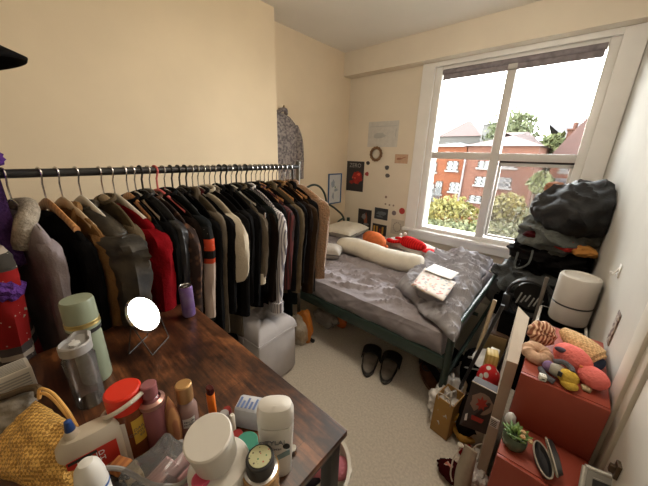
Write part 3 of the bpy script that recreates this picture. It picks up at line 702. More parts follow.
# ------------------------------------------------------------------ clothes rail
RX, RZ = -1.35, 1.265
m_blk = mat('black_metal', (.02, .02, .022), rough=.4, spec=.5)
t = thing('clothes_rail', 'black metal clothes rail packed with coats along the left wall', 'clothes rail', (RX, .55, 0)); L = Vector(t.location)
bm = B(); tube(bm, [q_(RX, -.16, RZ), q_(RX, 1.262, RZ)], .0145, 14); lnk('rail', bm, m_blk, t)
for y, zt in ((-.16, 1.70), (1.262, 1.285)):
    bm = B(); tube(bm, [q_(RX, y, .03), q_(RX, y, zt)], .013, 12); lathe(bm, [(0, .02), (.016, .015), (.016, -.005), (0, -.01)], 12, q_(RX, y, zt)); lnk('post', bm, mat('grey_metal', (.16, .15, .13), rough=.4, metal=.6) if y > 1 else m_blk, t)
    bm = B(); tube(bm, [q_(RX - .18, y, .018), q_(RX + .16, y, .018)], .014, 10); lnk('foot', bm, m_blk, t)
bm = B(); tube(bm, [q_(RX, 1.215, .5), q_(RX, 1.215, 1.262)], .006, 8); tube(bm, [q_(RX, -.16, .12), q_(RX, 1.262, .12)], .01, 8); lnk('lower_bar', bm, m_blk, t)

m_wood = mat('hanger_wood', (.50, .25, .09), color2=(.38, .17, .06), kind='wave', vscale=18, rough=.4, spec=.5)
m_pwood = mat('hanger_pale_wood', (.55, .42, .27), var=.2, rough=.45)
m_whp = mat('hanger_white', (.72, .67, .58), rough=.4, var=.05)
m_sil = mat('chrome', (.62, .61, .60), metal=1, rough=.22, var=.03)
m_bkp = mat('hanger_black', (.02, .02, .02), rough=.4)
m_vel = mat('hanger_coral', (.62, .13, .12), rough=.8)
HM = {'wood': (m_wood, m_sil, .012), 'pale': (m_pwood, m_sil, .012), 'white': (m_whp, m_sil, .013), 'black': (m_bkp, m_bkp, .006), 'wire': (m_sil, m_sil, .0025), 'coral': (m_vel, m_vel, .006)}
def hanger(kind, what, y, rz):
    ma, mh, r = HM[kind]
    nm = {'wood': 'brown wooden', 'pale': 'pale wooden', 'white': 'wide white', 'black': 'thin black', 'wire': 'thin chrome wire', 'coral': 'coral pink velvet'}[kind]
    t = thing('clothes_hanger', '%s hanger on the rail holding the %s' % (nm, what), 'hanger', (RX, y, RZ), rz, 'hangers on the black clothes rail')
    bm = B(); hk = .0042 if kind in ('black', 'coral') else .0028; R = .0185
    P = [(R * cos(a), 0, R * sin(a)) for a in [radians(-50 + k * 22) for k in range(11)]] ; P = P[::-1]
    P = [(R * cos(a), 0, R * sin(a)) for a in [radians(200 - k * 22) for k in range(12)]]
    tube(bm, P + [(.002, 0, -.035), (0, 0, -.085)], hk, 6); lnk('hook', bm, mh, t)
    bm = B(); Q = spline([(-.165, .0, -.162), (-.12, 0, -.137), (-.045, 0, -.097), (0, 0, -.083), (.045, 0, -.097), (.12, 0, -.137), (.165, 0, -.162)], 5)
    n = len(Q); fat = kind in ('wood', 'pale', 'white'); rings = []
    for i, p in enumerate(Q):
        u = abs(2 * i / (n - 1) - 1); hh = (.021 - .008 * u) if fat else r; tt = (.006 + .004 * u) if fat else r
        rings.append([p + Vector((0, cos(a) * tt, sin(a) * hh - (hh if fat else 0))) for a in [2 * pi * j / 12 for j in range(12)]])
    loft(bm, rings); lnk('bar', bm, ma, t)
    return t
def garment(y, name, what, label, cat, m, L=.62, w=.205, th=.03, sl=.52, rz=None, hang='white', collar='plain', sm=None, neck=-.115, cuff=None, puff=0, seed=0, cm=None, fold=1, hem=.0, srad=.042, droop=0, extra=None):
    rz = rz if rz is not None else (((seed * 37) % 11) - 5) * .022 + .22
    hanger(hang, what, y, rz)
    t = thing(name, label, cat, (RX, y, RZ), rz, 'clothes on the black clothes rail')
    bm = B(); rings = []; N = 34; nz_ = 30
    for k in range(nz_):
        u = k / (nz_ - 1); z = neck - u ** 1.15 * L
        d = neck - z
        # half-width: neck, then sloping shoulder, then side
        s = min(1, d / (.075 + droop)); ww = .055 + (w - .055) * (s ** .62) if s < 1 else w - .02 * min(1, (d - .075) / .1) + hem * max(0, d - .3)
        tt = th * (.45 + .55 * min(1, d / .12)) * (1 + .25 * u)
        ring = []
        for j in range(N):
            a = 2 * pi * j / N; cx = cos(a); sy = sin(a)
            f = 1 + fold * (.32 * min(1, d / .2)) * nz((cx * 2.2 + (sy > 0) * 9, z * .9, 0), 1.6, seed) 
            yy = tt * (abs(sy) ** .7) * (1 if sy > 0 else -1) * f + .014 * fold * min(1, d / .25) * nz((cx * 1.6, z, 4), 1.6, seed + 2)
            ring.append(Vector((cx * ww * (1 + .03 * nz((z * 5, cx, 0), 1, seed)), yy, z + .012 * u * nz((cx * 2, 0, 3), 1, seed) - .02 * (1 - s) * (1 - abs(cx)))))
        rings.append(ring)
    loft(bm, rings); lnk('body', bm, m, t)
    for s in (-1, 1):
        if sl <= 0: break
        bm = B(); dy = -.012 + .01 * nz((s, seed, 0), 3)
        P = spline([(s * (w - .045), 0, neck - .075 - droop), (s * (w + .002), dy * .3, neck - .115 - droop), (s * (w + .018), dy, neck - .21 - droop), (s * (w + .012), dy * 1.8, neck - .38), (s * (w + .004), dy * 2.4, neck - .075 - sl)], 6)
        rings = []; n = len(P)
        for i, p in enumerate(P):
            u = i / (n - 1); r = srad * (1 - .18 * u) * (.72 + .28 * min(1, u * 6))
            if puff: r *= 1 + puff * sin(pi * min(1, max(0, (u - .25) / .68))) - (.35 * puff if u > .95 else 0)
            rings.append([p + Vector((cos(a) * r * 1.12, sin(a) * r * (.62 if th < .035 else .85), 0)) * (1 + fold * .22 * nz((cos(a) * 1.4, sin(a) * 1.4, u * 3), 1.5, seed + s) + fold * .07 * nz((cos(a), sin(a), u * 14), 1.5, seed)) for a in [2 * pi * j / 18 for j in range(18)]])
        loft(bm, rings); sv = lnk('sleeve', bm, sm or m, t)
        if cuff:
            bm = B(); e = P[-1]; rr = srad * (.85 + (.1 if puff else 0))
            rings = [[e + Vector((cos(a) * rr * 1.12, sin(a) * rr * .85, zz)) for a in [2 * pi * j / 18 for j in range(18)]] for zz in (.03, -.005, -.03)]
            loft(bm, rings); lnk('cuff', bm, cuff, sv)
    bm = B()
    if collar == 'plain':
        pts = [(.058 * cos(a), .02 * sin(a) * (1 + th * 10), neck + .002 + .012 * sin(a)) for a in [2 * pi * k / 20 for k in range(20)]]
        tube(bm, pts, .008, 7, True)
    elif collar == 'coat':
        for s in (-1, 1):
            tube(bm, spline([(s * .01, th * .7, neck + .01), (s * .06, th * .5, neck + .005), (s * .075, -th * .4, neck - .03), (s * .06, -th * 1.15, neck - .09), (s * .03, -th * 1.25, neck - .16)], 5), [.010] * 3 + [.014] * 13 + [.016, .014, .01, .008, .004], 8)
    elif collar == 'fleece':
        for s in (-1, 1):
            tube(bm, spline([(s * .0, th, neck + .012), (s * .07, th * .4, neck + .0), (s * .12, -th * .6, neck - .03), (s * .10, -th * 1.1, neck - .10)], 5), .026, 12)
    lnk('collar', bm, cm or m, t)
    if extra: extra(t)
    return t
def bands(name, cols, bscale=120):
    """knitted bands up the garment: list of (height, colour), constant steps"""
    m = bpy.data.materials.new(name); m.use_nodes = True; n = m.node_tree.nodes; l = m.node_tree.links; b = n['Principled BSDF']
    b.inputs['Roughness'].default_value = .95; b.inputs['Specular IOR Level'].default_value = .1
    t = n.new('ShaderNodeTexCoord'); s = n.new('ShaderNodeSeparateXYZ'); mr_ = n.new('ShaderNodeMapRange'); r = n.new('ShaderNodeValToRGB')
    l.new(t.outputs['Object'], s.inputs[0]); l.new(s.outputs['Z'], mr_.inputs[0]); mr_.inputs[1].default_value = -.85; mr_.inputs[2].default_value = -.05; l.new(mr_.outputs[0], r.inputs[0])
    r.color_ramp.interpolation = 'CONSTANT'; e = r.color_ramp.elements
    for k, (z, c) in enumerate(sorted(cols)):
        p = (z + .85) / .8
        if k < 2: e[k].position = p; e[k].color = c + (1,)
        else: q = e.new(p); q.color = c + (1,)
    ck = n.new('ShaderNodeTexVoronoi'); ck.inputs['Scale'].default_value = 60; l.new(t.outputs['Object'], ck.inputs[0])
    r2 = n.new('ShaderNodeValToRGB'); r2.color_ramp.elements[0].color = (.8, .8, .8, 1); r2.color_ramp.elements[0].position = .10; r2.color_ramp.elements[1].position = .15; r2.color_ramp.elements[1].color = (0, 0, 0, 1)
    l.new(ck.outputs['Distance'], r2.inputs[0])
    mx = n.new('ShaderNodeMix'); mx.data_type = 'RGBA'; l.new(r2.outputs[0], mx.inputs[0]); l.new(r.outputs[0], mx.inputs[6]); mx.inputs[7].default_value = (.45, .40, .33, 1)
    l.new(mx.outputs[2], b.inputs['Base Color']); MATS[name] = m; return m
c_blk = cloth('black_cloth', (0.0050, 0.0046, 0.0050), var=.3); c_blk2 = cloth('soft_black_cloth', (0.0035, 0.0032, 0.0032)); c_wblk = cloth('washed_black_cloth', (0.0062, 0.0056, 0.0056))
c_red = cloth('red_wool', (0.1980, 0.0036, 0.0072), var=.25); c_lav = cloth('lavender_wool', (.27, .23, .245), var=.15); c_flee = cloth('cream_fleece', (0.3712, 0.3200, 0.2560), bump=.8, vscale=50)
c_camel = cloth('camel_wool', (0.2160, 0.1140, 0.0450), var=.2); c_puff = mat('olive_nylon', (.042, .032, .02), color2=(.006, .005, .004), vscale=13, rough=.55, bump=.3, bscale=30, spec=.5)
c_olive = cloth('olive_brown', (0.1020, 0.0750, 0.0450)); c_brn = cloth('brown_suede', (0.0328, 0.0181, 0.0088)); c_dkb = cloth('dark_brown', (0.0088, 0.0050, 0.0032)); c_taupe = cloth('taupe_wool', (0.1080, 0.0864, 0.0630), var=.15)
c_cream = cloth('cream_cotton', (0.4800, 0.4160, 0.3200), var=.1); c_grn = cloth('charcoal_green', (0.0062, 0.0079, 0.0067)); c_mar = mat('maroon_stripe', (.08, .012, .011), color2=(.02, .006, .006), kind='wave', vscale=22, rough=.9)
c_pin = mat('pinstripe', (.50, .47, .47), color2=(.15, .14, .17), kind='wave', vscale=26, rough=.9, lo=.55, hi=.75); c_fur = cloth('tan_fur', (0.2256, 0.1392, 0.0816), color2=(.28, .15, .08), vscale=50, bump=1, bscale=90, sheen=.4)
c_leo = mat('brown_paisley', (.12, .055, .03), color2=(.025, .012, .009), kind='voronoi', vscale=38, rough=.9, lo=.2, hi=.5); c_slate = cloth('slate_cloth', (0.0106, 0.0123, 0.0132)); c_red2 = cloth('dark_red_cloth', (0.0378, 0.0030, 0.0040))
c_xmas = bands('fair_isle', [(-.85, (.22, .012, .012)), (-.66, (.05, .04, .04)), (-.62, (.36, .31, .26)), (-.60, (.23, .012, .012)), (-.53, (.05, .04, .04)), (-.50, (.36, .31, .26)), (-.485, (.06, .05, .05)), (-.46, (.23, .012, .012)), (-.30, (.25, .014, .014)), (-.24, (.05, .045, .04)), (-.20, (.36, .31, .26)), (-.185, (.23, .012, .012)), (-.13, (.36, .31, .26))])
c_souv = bands('patched_sleeve', [(-.85, (.52, .42, .36)), (-.44, (.52, .42, .36)), (-.375, (.55, .07, .03)), (-.355, (.015, .015, .015)), (-.32, (.55, .07, .03)), (-.27, (.015, .015, .015)), (-.20, (.5, .07, .03)), (-.185, (.33, .33, .28)), (-.13, (.02, .03, .03))])
def snow(t):
    for z, s in ((-.36, .03), (-.47, .0)):
        if not s: continue
        bm = B()
        for k in range(4): box(bm, (-.0015, -s, -.004), (.0015, s, .004), rot=(k * pi / 4, 0, 0))
        lnk('snowflake', bm, c_flee, t, loc=(.262, -.012, z))
    bm = B(); pp = Matrix.Rotation(-.25, 4, 'Z') @ (at(7, 291, x=-1.10) - Vector((RX, -.125, RZ))); blob(bm, pp, (.035, .035, .038), .35, 6, 3, 3); lnk('pompom', bm, cloth('purple_wool', (.11, .04, .22), bump=1), t)
def zips(t):
    bm = B(); tube(bm, [(.238, -.03, -.2), (.235, -.04, -.55)], .004, 6); lnk('zip', bm, m_sil, t)
G = garment
G(-.125, 'knitted_jumper', 'fair isle jumper', 'red fair isle jumper with snowflakes and dark bands at the left edge', 'jumper', c_xmas, L=.66, w=.21, th=.04, sl=.62, hang='white', seed=1, rz=.25, extra=snow, srad=.052)
G(-.005, 'wool_coat', 'lavender grey coat', 'lavender grey coat with a cream fleece collar beside the fair isle jumper', 'coat', c_lav, L=.62, w=.20, th=.032, sl=.66, collar='fleece', cm=c_flee, hang='wire', seed=2, rz=.25)
G(.075, 'wool_coat', 'long black coat', 'long plain black coat on a brown wooden hanger, left end of the rail', 'coat', c_blk, L=.78, w=.205, th=.03, sl=.60, collar='none', hang='wood', seed=3, neck=-.13, rz=.26)
G(.118, 'wool_coat', 'camel coat', 'camel brown coat squeezed behind the long black coat', 'coat', c_camel, L=.62, w=.21, th=.022, sl=.56, collar='coat', hang='pale', seed=4, neck=-.12, rz=.27)
G(.170, 'puffer_jacket', 'shiny olive puffer', 'bulky shiny olive brown puffer jacket', 'jacket', c_puff, L=.68, w=.235, th=.072, sl=.60, hang='white', collar='plain', seed=5, neck=-.125, srad=.072, fold=1.9, rz=.25)
G(.237, 'light_coat', 'olive drab coat', 'olive drab coat between the puffer jacket and the red coat', 'coat', c_olive, L=.62, w=.205, th=.02, sl=.52, hang='pale', collar='plain', seed=6, neck=-.105)
G(.272, 'wool_coat', 'red coat', 'bright dark red wool coat on a wide white hanger', 'coat', c_red, L=.70, w=.215, th=.04, sl=.60, rz=.28, srad=.055, hang='white', collar='none', seed=7, neck=-.125, cm=c_blk)
DK = [(.318, 'cardigan', 'plain black cardigan right of the red coat', 'black cardigan', c_blk, .60, 'wood', {}),
      (.346, 'shirt', 'thin black shirt behind the black cardigan', 'thin black shirt', c_blk2, .55, 'white', {}),
      (.372, 'quilted_jacket', 'glossy black quilted jacket left of the brown patterned one', 'glossy black jacket', mat('black_nylon', (.018, .018, .02), rough=.35, bump=.4, bscale=40), .6, 'black', dict(fold=1.5)),
      (.400, 'blouse', 'brown blouse with black paisley print', 'brown paisley blouse', c_leo, .60, 'wire', dict(sl=.56, puff=.25)),
      (.428, 'shirt', 'dark brown shirt on the coral pink hanger', 'dark brown shirt', c_dkb, .52, 'coral', {}),
      (.458, 'jacket', 'slate grey jacket left of the patched jacket', 'slate grey jacket', c_slate, .55, 'wire', {}),
      (.49, 'souvenir_jacket', 'black jacket whose sleeve has red, white and black patches', 'patched jacket', c_blk, .58, 'black', dict(sm=c_souv, sl=.46, srad=.046)),
      (.522, 'jumper', 'fine black jumper left of the beige taupe coat', 'fine black jumper', c_blk2, .58, 'black', {}),
      (.552, 'wool_coat', 'beige taupe wool coat left of the cream blouse', 'taupe coat', c_taupe, .68, 'black', dict(collar='coat', sl=.60)),
      (.58, 'cardigan', 'black cardigan with a dark red neck label beside the taupe coat', 'black cardigan with the red label', c_blk, .6, 'wire', dict(cm=c_red2)),
      (.606, 'blouse', 'cream blouse with a wide billowing sleeve', 'cream blouse', c_cream, .60, 'wire', dict(sl=.34, puff=.55, cm=c_blk, srad=.047)),
      (.636, 'shirt', 'long washed black shirt with a pale grey stripe behind the cream blouse', 'washed black shirt', c_wblk, .66, 'wire', dict(cm=c_cream)),
      (.664, 'dress', 'long cream and black dress hanging below the cream blouse', 'cream and black dress', c_taupe, .78, 'wire', dict(sl=0)),
      (.692, 'jumper', 'soft black jumper right of the cream blouse', 'soft black jumper', c_blk, .56, 'wire', {}),
      (.722, 'blazer', 'black blazer on a black hanger near the middle of the rail', 'black blazer', c_blk2, .58, 'black', dict(collar='coat')),
      (.752, 'jacket', 'taupe jacket with a white edged sleeve', 'taupe jacket', c_taupe, .5, 'black', dict(sl=.36, cuff=c_cream)),
      (.782, 'sports_jacket', 'black sports jacket with a chrome zip down the side', 'zipped sports jacket', c_blk, .66, 'white', dict(extra=zips)),
      (.812, 'coat', 'black coat with olive piping left of the pinstripe shirt', 'olive piped coat', c_grn, .6, 'black', dict(cm=c_olive)),
      (.84, 'cardigan', 'dark brown cardigan squeezed against the pinstripe shirt', 'dark brown cardigan', c_dkb, .55, 'wire', {}),
      (.872, 'pinstripe_shirt', 'white pinstripe shirt with a gathered cuff', 'pinstripe shirt', c_pin, .55, 'black', dict(sl=.58, puff=.28, cuff=c_pin, srad=.044)),
      (.905, 'shirt', 'thin black shirt right of the pinstripe shirt', 'thin black shirt beside the pinstripe shirt', c_blk, .60, 'wire', {}),
      (.935, 'striped_shirt', 'maroon and black striped shirt', 'maroon striped shirt', c_mar, .56, 'wood', {}),
      (.965, 'jacket', 'charcoal jacket right of the maroon striped shirt', 'charcoal jacket', c_wblk, .62, 'wood', {}),
      (.993, 'coat', 'olive brown long coat on a brown wooden hanger, behind the charcoal green one', 'olive brown long coat', c_olive, .66, 'wood', dict(collar='coat')),
      (1.022, 'coat', 'long charcoal green coat reaching lowest near the bed', 'long charcoal green coat', c_grn, .82, 'wood', dict(sl=.62)),
      (1.052, 'jacket', 'black jacket left of the brown suede jacket', 'black jacket near the suede jacket', c_blk, .62, 'wood', {}),
      (1.082, 'suede_jacket', 'dark brown suede jacket with a camel collar', 'dark suede jacket', c_dkb, .6, 'pale', dict(cm=c_camel)),
      (1.115, 'suede_jacket', 'tan brown suede jacket beside the fur coat', 'tan suede jacket', c_brn, .64, 'wood', dict(collar='coat', sl=.58, srad=.046)),
      (1.150, 'coat', 'plain black coat between the suede jacket and the fur coat', 'black coat beside the fur coat', c_blk, .60, 'wood', dict(collar='coat', sl=.6)),
      (1.19, 'fur_coat', 'tan teddy fur coat, the last one at the bed end of the rail', 'tan fur coat', c_fur, .50, 'wood', dict(sl=.52, collar='plain', w=.215, th=.034, srad=.053))]
for i, (y, nm, lab, what, m, L_, hg, kw) in enumerate(DK):
    kw = dict(kw); kw.setdefault('th', .0155); kw.setdefault('sl', .46 + .03 * (i % 4)); kw.setdefault('rz', .14 + .03 * ((i * 7) % 6)); kw.setdefault('droop', .006 * ((i * 5) % 4)); kw.setdefault('srad', .038 + .003 * ((i * 3) % 4)); kw.setdefault('w', .195 + .006 * (i % 4)); kw.setdefault('fold', .9)
    G(y, nm, what, lab, nm.split('_')[-1], m, L=L_, hang=hg, seed=20 + i, neck=-.108 + .006 * (i % 3), **kw)
# purple jumper thrown over the left end of the rail
t = thing('folded_jumper', 'dark purple jumper thrown over the left end of the rail', 'jumper', (RX, -.03, RZ))
bm = B(); rings = []
for k in range(24):
    a = -.25 + k / 23 * (pi + .5); rr = .03
    if k < 5: x, z = .035 + .06 * (5 - k) * .3, -(5 - k) * .055
    elif k > 18: x, z = -.035 - .06 * (k - 18) * .3, -(k - 18) * .055
    else: x, z = .034 * cos((k - 5) / 13 * pi), .034 * sin((k - 5) / 13 * pi)
    rings.append([Vector((x + (.012 if j > 11 else 0) * (1 if x > 0 else -1), -.11 + .125 * ((j if j < 12 else 23 - j) / 11), z + .012 * nz((j * .4, k * .2, 0), 1, 3) + (.01 if j > 11 else 0))) for j in range(24)])
loft(bm, rings); lnk('body', bm, cloth('purple_knit', (.05, .022, .085), bump=.6), t)
# cap hanging on the tall post at the left
t = thing('baseball_cap', 'black cap hung high on the rail post at the upper left edge', 'cap', (RX + .03, -.125, 1.665)); t.scale = (1.15, 1.15, 1.3)
bm = B(); lathe(bm, [(.105, 0), (.102, .04), (.085, .085), (.05, .115), (0, .125)], 24, (0, 0, .0)); lnk('crown', bm, c_blk, t)
bm = B()
def brim(u, v):
    a = -1.25 + 2.5 * u; r0 = .10; r1 = .10 + .11 * cos(a) ** .6 if cos(a) > 0 else .10; r = r0 + (r1 - r0) * v
    return Vector((r * sin(a) * .9 + .03 * v, r * cos(a), -.01 - .045 * v - .035 * sin(a) ** 2))
grid(bm, 20, 8, brim); o = lnk('brim', bm, c_blk, t); solid(o, .008)
t = thing('purple_beanie', 'purple woollen hat hanging under the black cap', 'hat', (RX + .03, -.105, 1.50))
bm = B(); blob(bm, (0, .03, -.02), (.08, .085, .06), .12, 2, 4, 3); lnk('knit', bm, cloth('purple_wool', (.11, .04, .22), bump=1), t)
t = thing('purple_scarf', 'purple scarf end hanging on the rail post below the cap', 'scarf', (RX + .03, -.13, 1.32))
bm = B(); blob(bm, (0, .085, -.01), (.05, .055, .03), .25, 2, 4, 3); blob(bm, (0, .06, -.07), (.05, .05, .05), .25, 2, 5, 3); lnk('knit', bm, MATS['purple_wool'], t)
# ------------------------------------------------------------------ table
TZ = .75
def rustic(name):
    m = bpy.data.materials.new(name); m.use_nodes = True; n = m.node_tree.nodes; l = m.node_tree.links; b = n['Principled BSDF']
    b.inputs['Roughness'].default_value = .38; b.inputs['Specular IOR Level'].default_value = .45
    t = n.new('ShaderNodeTexCoord'); mp = n.new('ShaderNodeMapping'); mp.inputs['Scale'].default_value = (1.3, 2.4, 1); l.new(t.outputs['Object'], mp.inputs[0])
    n1 = n.new('ShaderNodeTexNoise'); n1.inputs['Scale'].default_value = 6; n1.inputs['Detail'].default_value = 8; n1.inputs['Roughness'].default_value = .65; l.new(mp.outputs[0], n1.inputs[0])
    mp2 = n.new('ShaderNodeMapping'); mp2.inputs['Scale'].default_value = (2, 30, 1); l.new(t.outputs['Object'], mp2.inputs[0])
    n2 = n.new('ShaderNodeTexNoise'); n2.inputs['Scale'].default_value = 5; n2.inputs['Detail'].default_value = 6; l.new(mp2.outputs[0], n2.inputs[0])
    br = n.new('ShaderNodeTexBrick'); br.inputs['Scale'].default_value = 4.5; br.inputs['Color1'].default_value = (.35, .35, .35, 1); br.inputs['Color2'].default_value = (.8, .8, .8, 1); br.inputs['Mortar'].default_value = (.3, .3, .3, 1); br.inputs['Mortar Size'].default_value = .004; br.inputs['Brick Width'].default_value = 1.1; br.inputs['Row Height'].default_value = .35
    l.new(t.outputs['Object'], br.inputs[0])
    a = n.new('ShaderNodeMath'); a.operation = 'MULTIPLY_ADD'; a.inputs[1].default_value = .32; l.new(n2.outputs[0], a.inputs[0]); l.new(n1.outputs[0], a.inputs[2])
    a2 = n.new('ShaderNodeMath'); a2.operation = 'MULTIPLY_ADD'; a2.inputs[1].default_value = .22; l.new(br.outputs[0], a2.inputs[0]); l.new(a.outputs[0], a2.inputs[2])
    r = n.new('ShaderNodeValToRGB'); e = r.color_ramp.elements; e[0].position = .60; e[0].color = (.012, .005, .003, 1); e[1].position = .96; e[1].color = (.22, .08, .028, 1)
    q = e.new(.71); q.color = (.032, .011, .005, 1); q = e.new(.84); q.color = (.095, .033, .012, 1)
    l.new(a2.outputs[0], r.inputs[0]); l.new(r.outputs[0], b.inputs['Base Color'])
    return m
tx0, tx1, ty0, ty1 = -1.105, -.262, -.24, .395
t = thing('desk', 'dark rustic brown wooden desk with black steel legs, crowded with toiletries', 'table', ((tx0 + tx1) / 2, (ty0 + ty1) / 2, 0)); L = Vector(t.location)
bm = B(); box(bm, q_(tx0, ty0, TZ - .018), q_(tx1, ty1, TZ), bev=.0015); lnk('tabletop', bm, rustic('rustic_wood'), t)
bm = B(); 
for a, b_ in (((tx0 + .01, ty1 - .035), (tx1 - .01, ty1 - .01)), ((tx0 + .01, ty0 + .01), (tx1 - .01, ty0 + .035)), ((tx0 + .01, ty0 + .01), (tx0 + .035, ty1 - .01)), ((tx1 - .035, ty0 + .01), (tx1 - .01, ty1 - .01))):
    box(bm, q_(a[0], a[1], TZ - .045), q_(b_[0], b_[1], TZ - .018))
lnk('steel_frame', bm, m_blk, t)
for x in (tx0 + .01, tx1 - .042):
    for y in (ty0 + .01, ty1 - .042):
        bm = B(); box(bm, q_(x, y, 0), q_(x + .032, y + .032, TZ - .018), bev=.002); lnk('leg', bm, m_blk, t)

def stand(px, py, h): p = at(px, py, z=TZ + h); return (p.x, p.y, TZ + .0005)
TC = lambda loc: math.atan2(-loc[1], -loc[0])     # the direction from a thing towards the camera
# green flask
loc = stand(76, 299, .241); t = thing('vacuum_flask', 'tall sage green vacuum flask with a gold ringed cap', 'flask', loc)
t.scale = (.74, .74, .92)
m_sage = mat('sage_enamel', (.26, .30, .215), rough=.35, var=.06, spec=.5)
bm = B(); lathe(bm, [(0, 0), (.042, 0), (.045, .006), (.045, .15), (.041, .165)], 40); lnk('body', bm, m_sage, t)
bm = B(); lathe(bm, [(.0405, .165), (.047, .166), (.047, .176), (.043, .178)], 40); lnk('seal', bm, m_blk, t)
bm = B(); lathe(bm, [(.043, .1775), (.048, .178), (.0475, .195), (.046, .255), (.043, .262), (0, .262)], 40); c = lnk('cap', bm, m_sage, t)
bm = B(); lathe(bm, [(.0482, .186), (.0490, .188), (.0480, .190), (.0480, .196), (.0487, .198), (.0478, .200)], 40); lnk('gold_ring', bm, mat('gold_trim', (.50, .38, .14), rough=.35, metal=.6), c)
# clear shaker
loc = stand(74, 342, .174); t = thing('water_bottle', 'clear plastic water bottle with a grey spouted lid in front of the green flask', 'bottle', loc)
t.scale = (.74, .74, .94)
m_clear = glassy('clear_plastic', (.90, .88, .86), .07, .08); m_lidg = mat('translucent_grey', (.36, .35, .345), rough=.3, var=.1)
bm = B(); lathe(bm, [(.0, .004), (.036, .004), (.038, .012), (.039, .10), (.041, .14), (.036, .155), (.037, .165)], 36); lathe(bm, [(0, .0), (.037, 0), (.039, .005), (.0395, .10), (.042, .14)], 36); lnk('body', bm, m_clear, t)
bm = B(); lathe(bm, [(.037, .16), (.041, .16), (.041, .182), (.037, .185), (.034, .176), (0, .172)], 36)
for v in bm.verts:
    d = Vector((cos(2.6), sin(2.6), 0)); k = max(0, v.co.x * d.x + v.co.y * d.y)
    if v.co.z > .17 and k > .03: v.co += d * .014; v.co.z += .006
lid = lnk('lid', bm, m_lidg, t)
bm = B(); lathe(bm, [(0, .176), (.014, .176), (.014, .182), (0, .184)], 20); box(bm, (-.025, -.004, .176), (.02, .004, .181)); lnk('lid_button', bm, mat('white_grey', (.65, .64, .62), rough=.3), lid)
bm = B(); a0 = TC(loc)
for k in range(8): patch(bm, .0396, .03 + k * .013, .0315 + k * .013, a0 + .15, a0 + (.5 if k % 2 else .35), 4)
lnk('scale_marks', bm, mat('dark_print', (.10, .10, .10)), t)
# round mirror on wire stand
c = at(143.5, 314.5, z=TZ + .115); base = (c.x, c.y, TZ + .0005); t = thing('makeup_mirror', 'small round makeup mirror on a thin wire stand at the left of the desk', 'mirror', base)
nrm = ((EYE - c).normalized() + (Vector((-.75, 2.85, 1.75)) - c).normalized()).normalized(); t.scale = (.92, .92, 1); Mq = nrm.to_track_quat('Z', 'Y').to_matrix().to_4x4()
bm = B(); lathe(bm, [(0, -.006), (.058, -.006), (.0615, 0), (.058, .006), (.055, .003), (0, .003)], 40, (0, 0, .115), Mq); lnk('rim', bm, m_sil, t)
bm = B(); lathe(bm, [(0, .0045), (.056, .0045), (0, .0046)], 40, (0, 0, .115), Mq); lnk('mirror_glass', bm, mat('silvered_glass', (.85, .84, .82), rough=.08, metal=1, var=.01), t)
sd = Mq @ Vector((1, 0, 0)); sd = Vector((sd.x, sd.y, 0)).normalized() * .06; fw_ = Vector((-sd.y, sd.x, 0)).normalized()
bm = B()
for s in (-1, 1): tube(bm, [Vector((0, 0, .115)) + sd * s, Vector((0, 0, .002)) + sd * s * .8 + fw_ * .04], .0016, 6); tube(bm, [Vector((0, 0, .115)) + sd * s, Vector((0, 0, .002)) + sd * s * .8 - fw_ * .04], .0016, 6)
tube(bm, [Vector((0, 0, .002)) + sd * .8 + fw_ * .04, Vector((0, 0, .002)) - sd * .8 + fw_ * .04], .0016, 6); tube(bm, [Vector((0, 0, .002)) + sd * .8 - fw_ * .04, Vector((0, 0, .002)) - sd * .8 - fw_ * .04], .0016, 6)
lnk('wire_stand', bm, mat('dark_wire', (.05, .045, .04), rough=.5), t)
# purple can
loc = stand(193.5, 283, .108); loc = (-.985, .352, TZ + .0005); t = thing('drink_can', 'slim purple drink can standing at the far edge of the desk', 'can', loc)
bm = B(); lathe(bm, [(.018, 0), (.0235, .006), (.0235, .118), (.021, .124)], 28); lnk('body', bm, mat('purple_print', (.14, .075, .26), color2=(.22, .16, .30), vscale=35, rough=.3, metal=.3), t)
bm = B(); lathe(bm, [(.021, .124), (.0215, .127), (.0195, .127), (.019, .124), (0, .124)], 28); lathe(bm, [(0, .001), (.018, 0)], 28); l_ = lnk('rim', bm, m_sil, t)
bm = B(); box(bm, (-.004, -.008, .124), (.004, .006, .1255)); lnk('pull_tab', bm, m_sil, l_)
# red lidded bottle
loc = stand(122, 389, .165); t = thing('vitamin_jar', 'amber jar with a bright red lid, white and yellow label, behind the cream bottle', 'jar', loc); a0 = TC(loc)
m_amb = glassy('amber_glass', (.20, .055, .02), .75, .1)
bm = B(); lathe(bm, [(0, 0), (.032, 0), (.034, .005), (.034, .115), (.029, .128)], 36); lnk('body', bm, m_amb, t)
bm = B(); lathe(bm, [(.030, .126), (.030, .162), (.027, .165), (0, .165)], 36); lnk('lid', bm, mat('red_plastic', (.72, .03, .012), rough=.35, var=.05, spec=.5), t)
bm = B(); tube(bm, [(.036 * cos(2 * pi * k / 30), .036 * sin(2 * pi * k / 30), .135 + .022 * sin(2 * pi * k / 30 + 1.1)) for k in range(30)], .0042, 8, True)
e = Vector((cos(a0 + 1.15), sin(a0 + 1.15), 0)); tube(bm, spline([e * .036 + Vector((0, 0, .14)), e * .052 + Vector((0, 0, .15)), e * .05 + Vector((0, 0, .125)), e * .036 + Vector((0, 0, .118))], 5), .003, 6)
lnk('white_band', bm, m_whp, t)
bm = B(); patch(bm, .034, .01, .115, a0 - .85, a0 - .25, 10); l_ = lnk('white_label', bm, mat('label_white', (.70, .68, .63), rough=.5), t)
